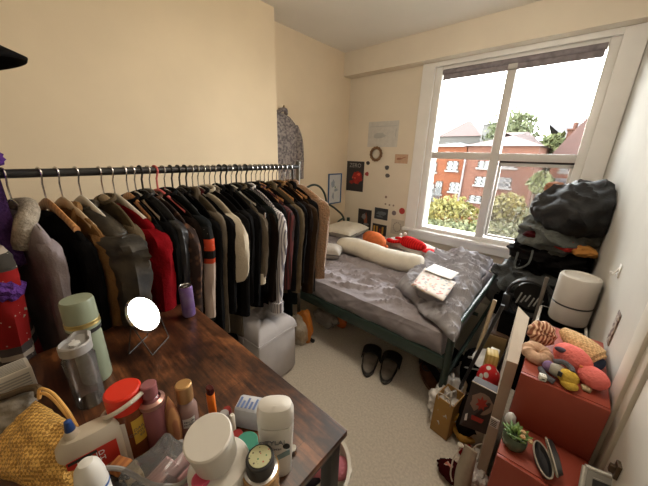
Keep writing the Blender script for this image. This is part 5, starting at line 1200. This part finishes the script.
# pink toy
m_pk = cloth('coral_pink_plush', (.85, .21, .19), var=.1, bump=.5)
p = at(573, 356, z=.755); t = thing('stuffed_toy', 'coral pink plush toy with a grey oval patch and a round flat end', 'stuffed toy', (p.x, p.y, .748), (0, .1, -.45))
bm = B(); blob(bm, (0, 0, 0), (.052, .036, .040), .05, 1.5, 3, 3); lnk('body', bm, m_pk, t)
bm = B(); blob(bm, (.066, -.016, -.008), (.038, .034, .030), .04, 1.5, 5, 3); lnk('round_end', bm, m_pk, t)
bm = B(); blob(bm, (-.024, -.026, .018), (.018, .008, .011), 0, 1, 2, 3, Euler((.6, 0, .5)).to_matrix()); lnk('grey_patch', bm, cloth('grey_violet_felt', (.13, .11, .16)), t)
bm = B(); blob(bm, (.036, -.028, .008), (.005, .004, .005), 0, 1, 2, 2); lnk('bead', bm, mat('orange_bead', (.7, .25, .08)), t)
# grey yellow toy
p = at(558, 372, z=.725); t = thing('stuffed_toy', 'small yellow, lilac and grey striped plush toy in front of the pink one', 'stuffed toy', (p.x, p.y, .722), (0, 0, -.3))
m_yl = cloth('mustard_plush', (.78, .52, .09), bump=.5); m_gy = cloth('grey_plush', (.14, .14, .16), bump=.5)
bm = B(); blob(bm, (.026, -.005, .006), (.026, .022, .024), .08, 1.6, 3, 3); lnk('yellow_half', bm, m_yl, t)
bm = B(); blob(bm, (.036, -.018, -.006), (.022, .016, .014), .08, 1.6, 4, 3); lnk('yellow_foot', bm, m_yl, t)
bm = B(); blob(bm, (-.004, 0, .006), (.024, .020, .020), .06, 1.6, 6, 3); lnk('beige_middle', bm, cloth('beige_plush', (.45, .42, .36)), t)
bm = B(); blob(bm, (-.024, .002, .004), (.018, .019, .017), .06, 1.6, 7, 3); lnk('lilac_head', bm, cloth('lilac_plush', (.22, .14, .27)), t)
bm = B(); tube(bm, spline([(-.02, .012, .022), (.0, .018, .032), (.022, .012, .03), (.03, .0, .026)], 5), .008, 8); tube(bm, spline([(-.04, -.012, -.008), (-.02, -.03, -.012), (.006, -.034, -.014)], 5), .0085, 8); lnk('grey_arms', bm, m_gy, t)
bm = B(); box(bm, (.006, -.027, .008), (.016, -.0225, .024)); lnk('black_patch', bm, m_blk, t)
p = at(543, 376, z=.715); t = thing('dice', 'small rounded white cube with a dark mark at the front left of the red box', 'dice', (p.x, p.y, ZT + .0005), .3)
bm = B(); box(bm, (-.0095, -.0095, 0), (.0095, .0095, .019), bev=.004); lnk('cube', bm, mat('ivory', (.74, .72, .66), rough=.4), t)
bm = B(); 
for a in (-.003, .003): lathe(bm, [(0, .0188), (.0014, .0190), (0, .0193)], 8, (a, 0, 0))
box(bm, (-.004, -.0102, .008), (.004, -.0094, .011)); lnk('marks', bm, m_blk, t)
p = at(587, 387, z=.712); t = thing('felt_star', 'small cream felt star lying at the front right of the red box', 'ornament', (p.x, p.y, ZT + .006), (.2, .1, .4))
bm = B(); loft(bm, [[Vector((cos(a) * r_ * k, sin(a) * r_ * k, z)) for a, r_ in [(2 * pi * j / 10, .019 if j % 2 == 0 else .0115) for j in range(10)]] for k, z in ((.6, -.006), (1, 0), (.75, .006), (.2, .008))]); o = lnk('star', bm, cloth('cream_felt', (.56, .46, .28)), t); subd(o, 2)
for px, py, s, lab, sd in ((589, 378, (.022, .014, .009), 'dark green felt leaves under the cream star', 3), (545, 363, (.012, .010, .010), 'olive green knitted bud behind the white cube', 4)):
    p = at(px, py, z=.712); t = thing('felt_leaf', lab, 'ornament', (p.x, p.y, ZT + .0008), .4); bm = B()
    for k in range(3): blob(bm, (s[0] * .5 * (k - 1), s[1] * .4 * (k % 2), s[2]), s, .25, 2.5, sd + k, 2, flat=.9)
    for v in bm.verts: v.co.z = max(0, v.co.z)
    lnk('leaf', bm, cloth('green_felt_%d' % sd, (.07, .10, .025) if sd == 3 else (.17, .16, .05), bump=.6), t)
p = at(562, 350, z=.71); t = thing('red_bead', 'shiny dark red bead clip between the scrunchie and the pink toy', 'hair clip', (p.x - .004, p.y, ZT + .0008)); bm = B(); blob(bm, (0, 0, .012), (.009, .008, .011), .1, 3, 2, 2); lnk('bead', bm, mat('garnet', (.35, .02, .03), rough=.25), t)
# on the ledge of the lower box
p = at(508, 446, z=.505); t = thing('succulent_pot', 'glass pot of green succulents and cream flowers on the lower red box', 'potted plant', (p.x + .010, p.y + .01, .5045)); t.scale = (1.2, 1.2, 1.2)
bm = B(); lathe(bm, [(0, 0), (.018, 0), (.026, .012), (.027, .03), (.022, .04), (.020, .038), (.0, .03)], 28); lnk('pot', bm, mat('dark_green_glass', (.10, .13, .08), rough=.15, var=.4, vscale=30, spec=.6), t)
bm = B()
for k in range(22):
    a = k * 2.4; r_ = .004 + .0012 * k; d = Vector((cos(a), sin(a), .7)).normalized(); c = Vector((cos(a) * r_ * .5, sin(a) * r_ * .5, .038)); w_ = Vector((-sin(a), cos(a), 0)) * .006; tip = c + d * (.020 + .008 * ((k * 7) % 5) / 5)
    vv = [bm.verts.new(q) for q in (c, c + (tip - c) * .5 + w_, tip, c + (tip - c) * .5 - w_)]; bm.faces.new(vv)
o = lnk('leaves', bm, mat('succulent_green', (.16, .26, .06), color2=(.10, .18, .07), vscale=40, rough=.5), t); solid(o, .002)
bm = B()
for k in range(9): blob(bm, (.018 + .011 * cos(k * 2.1), -.004 + .013 * sin(k * 2.1), .046 + .006 * (k % 3)), (.006, .006, .005), .25, 3, k, 1)
lnk('flowers', bm, mat('cream_petals', (.62, .50, .30), color2=(.62, .30, .12), vscale=60), t)
p = at(505, 422, z=.52); t = thing('egg_cup', 'small glossy white egg shaped pot at the left edge of the lower red box', 'pot', (.014, .945, .5045), (0, 0, 0)); bm = B(); lathe(bm, [(0, 0), (.010, 0), (.017, .016), (.014, .034), (.006, .044), (0, .046)], 24); lnk('pot', bm, mat('white_glaze', (.70, .70, .70), rough=.15), t)
t = thing('glasses_case', 'open black eyeglasses case with a cream rim on the lower red box', 'case', (.108, .862, .5045), (.0, .0, .30)); t.scale = (1.05, 1.05, 1.15); 
m_cr = mat('cream_rim', (.46, .42, .35), rough=.5)
for s, nm in ((0, 'case_bottom'), (1, 'case_lid')):
    bm = B(); N = 30
    def ring(k, z): return [Vector((cos(q) * .019 * k, sin(q) * .056 * k, z)) for q in [2 * pi * j / N for j in range(N)]]
    R_ = [ring(.3, 0), ring(.85, .003), ring(1, .016), ring(.92, .016), ring(.7, .006), ring(.2, .004)]
    if s: 
        Mx = Matrix.Translation((.021, 0, .016)) @ Matrix.Rotation(-1.9, 4, 'Y') @ Matrix.Translation((.019, 0, -.016)); R_ = [[Mx @ p_ for p_ in r_] for r_ in R_]
    loft(bm, R_, mi=0); o = lnk(nm, bm, m_blk, t)
    bm = B(); P_ = [(Mx @ p_ if s else p_) for p_ in ring(.97, .0165)]; tube(bm, P_, .0022, 6, True); lnk('rim', bm, m_cr, o)

# tall cardboard panel left of the red chest
P = [at(513, 317, z=.70), at(531, 326, z=.695), at(509, 420, z=.42), at(492, 436, z=.36)]
P = [Vector((-.045, 1.50, .70)), Vector((-.012, 1.37, .70)), Vector((-.012, 1.37, 0)), Vector((-.045, 1.50, 0))]
t = thing('cardboard_panel', 'tall flattened beige cardboard box standing against the left side of the red chest', 'cardboard', (-.03, 1.20, 0))
L = Vector(t.location); m_card = mat('kraft_card', (.50, .42, .33), var=.08, vscale=5, rough=.85)
bm = B()
pts = [(-.070, 1.46), (-.018, 1.38), (-.008, 1.06), (-.042, 1.055)]
for z0_, z1_ in ((0, .66),):
    lo_ = [bm.verts.new(Vector((x, y, z0_)) - L) for x, y in pts]; hi_ = [bm.verts.new(Vector((x, y, z1_ + (.035 if i < 2 else 0))) - L) for i, (x, y) in enumerate(pts)]
    bm.faces.new(lo_[::-1]); bm.faces.new(hi_)
    for i in range(4): bm.faces.new((lo_[i], lo_[(i + 1) % 4], hi_[(i + 1) % 4], hi_[i]))
lnk('carton', bm, m_card, t, False)
bm = B(); box(bm, q_(-.041, 1.046, .36), q_(-.012, 1.052, .40)); lnk('shipping_label', bm, m_pap, t)
bm = B()
for k in range(4): box(bm, q_(-.038, 1.0445, .365 + k * .008), q_(-.018, 1.046, .368 + k * .008))
lnk('label_print', bm, MATS['dark_print'], t)

# ------------------------------------------------------------------ clutter between bed foot and red chest
def ipt(px, py, z): return at(px, py, z=z)
m_film = mat('silver_film', (.78, .75, .72), rough=.25, var=.3, vscale=16, spec=.8, bump=.8, bscale=22, metal=.0)
p = ipt(446, 412, .06); lump('plastic_bag', 'shiny crumpled clear plastic bag at the foot of the front bed leg', 'bag', (p.x - .01, p.y + .03, 0), (.075, .12, .12), m_film, 41, amp=.35, freq=3, sub=5)
# toadstool tin inside the paper bag
def open_box(name, label, cat, px, py, z, size, rz, m, tilt=(0, 0), flaps=True, inner=None):
    p = ipt(px, py, z); t = thing(name, label, cat, (p.x, p.y, .001), (tilt[0], tilt[1], rz)); w, d, h = size; e = .004
    bm = B(); box(bm, (-w / 2, -d / 2, 0), (w / 2, d / 2, e)); box(bm, (-w / 2, -d / 2, 0), (-w / 2 + e, d / 2, h)); box(bm, (w / 2 - e, -d / 2, 0), (w / 2, d / 2, h)); box(bm, (-w / 2, -d / 2, 0), (w / 2, -d / 2 + e, h)); box(bm, (-w / 2, d / 2 - e, 0), (w / 2, d / 2, h))
    lnk('body', bm, m, t)
    return t
t = open_box('gift_bag', 'yellow brown paper carrier bag open at the top beside the bed leg', 'bag', 450, 398, .20, (.09, .12, .22), -.15, mat('ochre_paper', (.42, .24, .06), color2=(.34, .18, .05), rough=.6, vscale=5))
bm = B(); tube(bm, spline([(-.03, -.06, .21), (-.025, -.075, .26), (.025, -.075, .26), (.03, -.06, .21)], 6), .003, 6); lnk('bag_handle', bm, m_card, t)
p = ipt(489, 374, .41); t = thing('toadstool_tin', 'red tin with white dots and a pale yellow stalk like a toadstool', 'tin', (p.x, p.y, .09), (0, 0, .25)); t.scale = (.72, .72, 1)
m_dot = mat('red_dots', (.72, .70, .66), color2=(.52, .015, .02), kind='voronoi', vscale=24, rough=.5, lo=.30, hi=.36)
bm = B(); lathe(bm, [(.0, .24), (.045, .245), (.062, .27), (.065, .30), (.055, .335), (.03, .36), (0, .37)], 32, sx=1, sy=.9); lnk('spotted_cap', bm, m_dot, t)
bm = B(); box(bm, (-.03, .02, .30), (.035, .10, .41), bev=.006); lnk('yellow_stalk', bm, mat('pale_yellow', (.62, .46, .16), color2=(.52, .36, .10), kind='wave', vscale=16, rough=.6), t)
bm = B(); box(bm, (-.05, -.05, -.09), (.05, .05, .24), bev=.006); lnk('tin_base', bm, m_card, t)
# dark picture panel with red motif
P0 = [ipt(473, 380, .47), ipt(503, 395, .47), ipt(489, 434, .27), ipt(460, 423, .27)]
c = sum(P0, Vector()) / 4; t = thing('board_game_box', 'dark brown box with a red creature motif leaning beside the carton', 'box', c)
def pq(u, v): return P0[0].lerp(P0[1], u).lerp(P0[3].lerp(P0[2], u), v) - c
n_ = (P0[1] - P0[0]).cross(P0[3] - P0[0]).normalized(); n_ = n_ if n_.dot(EYE - c) > 0 else -n_
bm = B(); fr_ = [[pq(u, v) + n_ * s for (u, v) in ((0, 0), (1, 0), (1, 1), (0, 1))] for s in (.012, -.05)]; loft(bm, fr_); lnk('box', bm, mat('dark_brown_print', (.055, .035, .03), color2=(.03, .02, .02), vscale=9, rough=.5), t, False)
def decal(name, pts, m, off=.018):
    bm = B(); f = bm.faces.new([bm.verts.new(pq(u, v) + n_ * off) for u, v in pts]); o = lnk(name, bm, m, t, False); solid(o, .001); return o
decal('pale_ground', [(.5 + .36 * cos(2 * pi * k / 16) * (1 + .1 * sin(k * 3)), .36 + .24 * sin(2 * pi * k / 16)) for k in range(16)], mat('taupe_print', (.26, .17, .13)))
decal('red_motif', [(.5 + (.20 if k % 2 == 0 else .11) * cos(2 * pi * k / 14), .34 + (.17 if k % 2 == 0 else .09) * sin(2 * pi * k / 14)) for k in range(14)], mat('motif_red', (.35, .03, .02)), .0205)
decal('red_strip', [(.30, .66), (.72, .66), (.68, .76), (.32, .76)], MATS['motif_red'], .0205)
decal('white_mark', [(.1, .70), (.17, .66), (.2, .82), (.12, .84)], m_pap, .0205)
bm = B(); tube(bm, [pq(*q) + n_ * .013 for q in ((0, 0), (1, 0), (1, 1))], .003, 6); lnk('pale_edge', bm, m_card, t)
# yellow scarf, brown bundle
bm = B(); c = ipt(458, 423, .06); pts = [(443, 420, .06), (452, 417, .11), (463, 417, .12), (466, 424, .08), (456, 429, .05), (462, 438, .04), (474, 440, .03)]
t = thing('ochre_scarf', 'ochre yellow scarf trailing out of the paper bag onto the carpet', 'scarf', (c.x, c.y, .0)); tube(bm, [ipt(*q) - Vector(t.location) for q in pts] and spline([ipt(*q) - Vector(t.location) for q in pts], 6), [.012 + .010 * abs(sin(k * .35)) for k in range(37)], 10)
for v in bm.verts: v.co.z = max(.001, v.co.z)
lnk('scarf', bm, cloth('ochre_cloth', (.45, .24, .05)), t)
p = ipt(470, 428, .05); lump('cloth_bundle', 'dark brown bundle lying under the box with the red motif', 'clothes', (p.x - .01, p.y + .02, 0), (.07, .09, .12), c_dkb, 43)
# cream tote with cord
p = ipt(486, 432, .30); t = thing('canvas_tote', 'limp cream canvas tote with a white cord handle in front of the dark box', 'bag', (-.075, 1.0, 0), (0, 0, -.05)); t.scale = (.70, .7, .62)
bm = B(); rings = []
for k in range(14):
    u = k / 13; w_ = .048 - .012 * u; d_ = .045 * (1 - u ** 2) + .006; z = .001 + .40 * u
    rings.append([Vector((cos(a) * w_ * (1 + .12 * nz((cos(a), u * 3, 1), 1.5, 3)), sin(a) * d_ + .0 * u, z)) for a in [2 * pi * j / 24 for j in range(24)]])
loft(bm, rings); lnk('body', bm, cloth('cream_canvas', (.46, .40, .32), var=.1), t)
bm = B(); tube(bm, spline([(-.045, -.01, .36), (-.062, -.04, .30), (-.058, -.06, .18), (-.04, -.062, .12)], 6), .004, 8); lnk('cord', bm, m_whp, t)
bm = B(); blob(bm, (-.05, -.01, .385), (.018, .015, .014), .2, 2, 3, 2); lnk('knot', bm, m_whp, t)
# patterned red fabric and paper at the bottom
p = ipt(458, 466, .02)
P = [ipt(443, 465, .05), ipt(462, 455, .05), ipt(478, 462, .06), ipt(456, 480, .04)]
quad_thing('patterned_napkin', 'cream napkin with a red pattern on the carpet at the bottom edge', 'napkin', P, floral_mat('red_toile', (.55, .46, .38), ((.45, .10, .08), (.50, .20, .15), (.45, .12, .08)), 60, hi=.55), .004, .02, nx=14)
lump('red_cloth', 'dark red cloth under the patterned napkin', 'cloth', (ipt(458, 478, .02).x, ipt(458, 478, .02).y, 0), (.09, .05, .035), c_red2, 47)
p = ipt(468, 452, .03); lump('red_cloth', 'crimson cloth end poking out behind the patterned napkin', 'cloth', (p.x, p.y, 0), (.035, .035, .03), c_red, 48)
p = ipt(478, 472, .08); lump('plastic_bag', 'small shiny white plastic wrapper beside the lower red box', 'bag', (p.x, p.y, 0), (.045, .06, .06), m_film, 49, amp=.4, freq=3)
for k, (px, py, lab) in enumerate(((490, 462, 'thin white cable loop lying against the lower red box'),)):
    p = ipt(px - 8, py - 4, .1); bm = B(); tube(bm, spline([(0, 0, .0), (.03, .02, .03), (.02, .05, .06), (-.02, .03, .05), (-.03, -.01, .02), (.0, -.02, .004)], 6), .003, 6); o = lnk('cable_loop', bm, m_whp, None, loc=(p.x - .01, p.y, .07)); tag(o, lab, 'cable')
# rods, bags and crate between bed and cardboard
t = thing('black_holdall', 'small black bag with a white zip on the floor between bed foot and carton', 'bag', (-.20, 1.63, 0), .2)
bm = B(); blob(bm, (0, 0, .13), (.08, .11, .14), .18, 2, 5, 4, flat=.9); 
for v in bm.verts: v.co.z = max(0, v.co.z)
lnk('body', bm, c_blk, t)
bm = B(); tube(bm, spline([(-.06, -.07, .18), (-.02, -.10, .21), (.03, -.09, .22), (.06, -.03, .23)], 6), .005, 6); tube(bm, spline([(-.05, -.05, .24), (.0, -.06, .27), (.04, .02, .26)], 6), .006, 6); lnk('zip', bm, MATS['white_grey'], t)
for lab, a, b_, r, m in (('long black pole leaning between bed and carton', (451, 402, .05), (503, 305, .75), .008, m_blk), ('long thin black rail leaning just left of the carton', (478, 404, .05), (524, 318, .62), .008, m_blk),
                         ('pale wooden pole leaning against the bed foot', (470, 362, .25), (495, 300, .60), .011, m_pwood)):
    A_, B_ = ipt(*a), ipt(*b_); B_ = Vector((B_.x, B_.y, B_.z)); o_ = A_.copy(); bm = B(); A_.z = .01; tube(bm, [Vector((0, 0, 0)), B_ - A_], r, 10); o = lnk('pole', bm, m, None, loc=A_); tag(o, lab, 'pole')
t = thing('brown_satchel', 'brown leather satchel lying between the bed foot and the black crate', 'bag', (-.17, 1.90, 0), .15)
bm = B(); box(bm, (-.07, -.14, 0), (.07, .14, .34), bev=.02); lnk('body', bm, mat('brown_leather', (.10, .055, .03), color2=(.05, .03, .02), vscale=8, rough=.45), t)
bm = B(); box(bm, (-.055, -.148, .16), (.055, -.139, .33), bev=.004); lnk('flap', bm, mat('gold_leather', (.30, .20, .09), rough=.4), t)
p = ipt(497, 288, .36); pillow('cushion', 'grey silvery cushion stuffed between the bed and the window wall', 'cushion', (-.20, 2.42, .40), (.30, .24, .34), 0, cloth('silver_grey', (.34, .335, .34), var=.2), 61, tilt=(.3, .2))
bm = B(); tube(bm, spline([at(490, 272, z=.55), at(496, 268, z=.58), at(505, 271, z=.58), at(511, 278, z=.54)], 6), .012, 8)
o = lnk('bag_handle_loop', bm, m_whp, None); tag(o, 'white padded loop above the silver grey cushion', 'handle')
t = thing('blue_white_packet', 'blue and white packet squeezed beside the carton top', 'packet', (-.115, 1.46, 0)); bm = B(); box(bm, (-.02, -.03, 0), (.02, .03, .42), bev=.004); lnk('carton', bm, m_whp, t); bm = B(); box(bm, (-.0205, -.031, .30), (.0, -.0295, .40)); box(bm, (-.021, -.03, .31), (-.0195, .02, .39)); lnk('blue_print', bm, mat('violet_print', (.10, .09, .28)), t)
t = thing('white_bowl', 'white curved dish lying on the small black bag', 'dish', (-.15, 1.52, .30), (.5, -.3, 0)); bm = B(); lathe(bm, [(0, 0), (.04, .004), (.06, .02), (.058, .024), (.038, .009), (0, .005)], 28); lnk('dish', bm, mat('white_glaze', (.7, .7, .7)), t)

# black crate with fan and loops
t = thing('desk_fan', 'black round fan like appliance with a coiled hose in front of the clothes pile', 'appliance', (-.045, 1.86, 0), -.1)
bm = B()
for k in range(3): tube(bm, [(.105 * cos(a), -.05 + .018 * k, .60 + .105 * sin(a)) for a in [2 * pi * j / 36 for j in range(36)]], .009, 8, True)
lnk('hose_coil', bm, mat('black_hose', (.02, .02, .022), rough=.35, spec=.5), t)
bm = B(); lathe(bm, [(0, -.03), (.075, -.03), (.08, -.02), (.08, .03), (0, .03)], 32, (0, .02, .60), Matrix.Rotation(pi / 2, 4, 'X')); lnk('drum', bm, m_sl2, t)
bm = B(); box(bm, (-.115, -.09, .50), (-.075, -.04, .60), bev=.006); lnk('motor_block', bm, m_blk, t)
bm = B(); 
for k in range(6): tube(bm, [(.02 * k - .05, -.062, .56 + .012 * (k % 3)), (.02 * k - .035, -.066, .63 - .01 * (k % 2))], .004, 6)
lnk('steel_details', bm, mat('grey_details', (.35, .35, .34), rough=.4), t)
bm = B(); box(bm, (-.11, -.07, 0), (.11, .12, .49), bev=.01); lnk('stand', bm, c_blk, t)
bm = B(); box(bm, (.045, -.085, .44), (.062, -.065, .76), bev=.004); lnk('upright', bm, mat('taupe_plastic', (.16, .14, .12), rough=.4), t)

# ------------------------------------------------------------------ pile of black clothes and white bin
for i, (c, s, m, lab, seed, rz, amp) in enumerate((
        ((-.05, 2.36, 0), (.21, .24, .36), c_blk2, 'black bottom bundle of the clothes pile in the corner', 71, 0, .16),
        ((-.03, 2.24, .46), (.235, .24, .14), cloth('faded_black_denim', (.075, .08, .08), bump=.6), 'faded black denim bundle low in the clothes pile', 72, .2, .26),
        ((-.005, 2.24, .66), (.225, .24, .12), c_wblk, 'washed black bundle in the middle of the clothes pile', 73, -.2, .28),
        ((.01, 2.24, .80), (.215, .24, .12), cloth('grey_green_cotton', (.11, .115, .105), bump=.6), 'grey green crumpled layer in the clothes pile', 74, .1, .28),
        ((.04, 2.22, .925), (.21, .26, .165), cloth('glossy_black_cotton', (.014, .014, .015), rough=.6, spec=.3), 'smooth black jacket on top of the clothes pile', 75, -.1, .12))):
    lump('folded_clothes', lab, 'clothes', c, s, m, seed, amp=amp, freq=2.2, rz=rz, sub=5)
p = at(566, 246, y=2.03); lump('red_jumper', 'dark red jumper folded into the clothes pile', 'clothes', (p.x, 2.06, p.z - .03), (.07, .07, .034), cloth('rust_red_top', (.34, .03, .025)), 81, amp=.3, rz=.5)
p = at(586, 251, y=2.01); lump('orange_jumper', 'orange tan jumper beside the red one in the clothes pile', 'clothes', (p.x - .01, 2.03, p.z - .035), (.065, .05, .03), cloth('orange_tan_top', (.42, .19, .05)), 82, amp=.3, rz=-.4)
p = at(532, 236, y=2.05); lump('maroon_shirt', 'dull maroon shirt at the left of the clothes pile', 'clothes', (p.x, 2.09, p.z - .02), (.05, .04, .022), c_red2, 83)
p = at(556, 190, y=2.15); lump('tan_cap', 'tan brown cap peeking out at the top left of the clothes pile', 'cap', (p.x - .01, 2.22, p.z - .03), (.05, .05, .04), cloth('tan_cap', (.36, .17, .10)), 84)
bm = B(); tube(bm, spline([at(518, 252, y=2.0), at(515, 268, y=1.97), at(528, 264, y=1.96), at(533, 250, y=2.0)], 6), .006, 8); o = lnk('grey_strap', bm, cloth('grey_webbing', (.10, .11, .11))); tag(o, 'grey webbing strap looping down the left of the clothes pile', 'strap')
# bin / hamper
loc = Vector((.118, 1.69, .602)); t = thing('pedal_bin', 'round white bin with a black band on the cream box by the right wall', 'bin', loc)
m_bin = mat('bin_white', (.60, .575, .53), rough=.5, var=.05)
bm = B(); lathe(bm, [(0, 0), (.072, 0), (.075, .01), (.077, .085), (.0755, .087)], 44); lnk('lower_body', bm, m_bin, t)
bm = B(); lathe(bm, [(.0755, .087), (.078, .089), (.078, .094), (.0755, .096)], 44); lnk('black_band', bm, m_blk, t)
bm = B(); lathe(bm, [(.0755, .094), (.0765, .098), (.0765, .222), (.073, .232), (.062, .236), (.058, .23), (0, .23)], 44); lnk('lid', bm, m_bin, t)
t = thing('storage_box', 'cream lidded box under the white bin behind the soft toys', 'box', (.10, 1.60, 0)); bm = B(); box(bm, (-.092, -.18, 0), (.092, .18, .60), bev=.008); lnk('body', bm, m_bin, t); bm = B(); box(bm, (-.096, -.184, .56), (.096, .184, .60), bev=.006); lnk('lid', bm, m_bin, t)

# silvery frames at the lower right corner
m_alu = mat('silver_moulding', (.62, .61, .58), rough=.3, metal=.4, var=.2, vscale=30)
for k, (lab, P0) in enumerate((('silver edged frame with a dark panel at the lower right corner', [ipt(585, 466, .56), ipt(640, 488, .56), ipt(640, 530, .50), ipt(578, 505, .50)]),
                     ('second silver edged frame partly cut off by the right edge', [ipt(625, 477, .60), ipt(660, 492, .60), ipt(660, 530, .56), ipt(622, 515, .56)]))):
    c = sum(P0, Vector()) / 4; t = thing('picture_frame', lab, 'frame', c)
    bm = B(); 
    def pk(u, v): return P0[0].lerp(P0[1], u).lerp(P0[3].lerp(P0[2], u), v) - c
    for a, b_ in (((0, 0), (1, 0)), ((1, 0), (1, 1)), ((1, 1), (0, 1)), ((0, 1), (0, 0))): tube(bm, [pk(*a), pk(*b_)], .006, 8)
    for a, b_ in (((.12, .2), (.88, .2)), ((.88, .2), (.88, .9)), ((.88, .9), (.12, .9)), ((.12, .9), (.12, .2))): tube(bm, [pk(*a), pk(*b_)], .0025, 6)
    lnk('moulding', bm, m_alu, t)
    bm = B(); bm.faces.new([bm.verts.new(pk(*q)) for q in ((0, 0), (1, 0), (1, 1), (0, 1))]); o = lnk('panel', bm, mat('frame_mat_board', (.26, .25, .23), rough=.5), t, False); solid(o, .003)
    bm = B(); bm.faces.new([bm.verts.new(pk(*q) + Vector((0, 0, .003))) for q in ((.17, .26), (.83, .26), (.83, .86), (.17, .86))]); o = lnk('dark_picture', bm, m_blk, t, False); solid(o, .001)
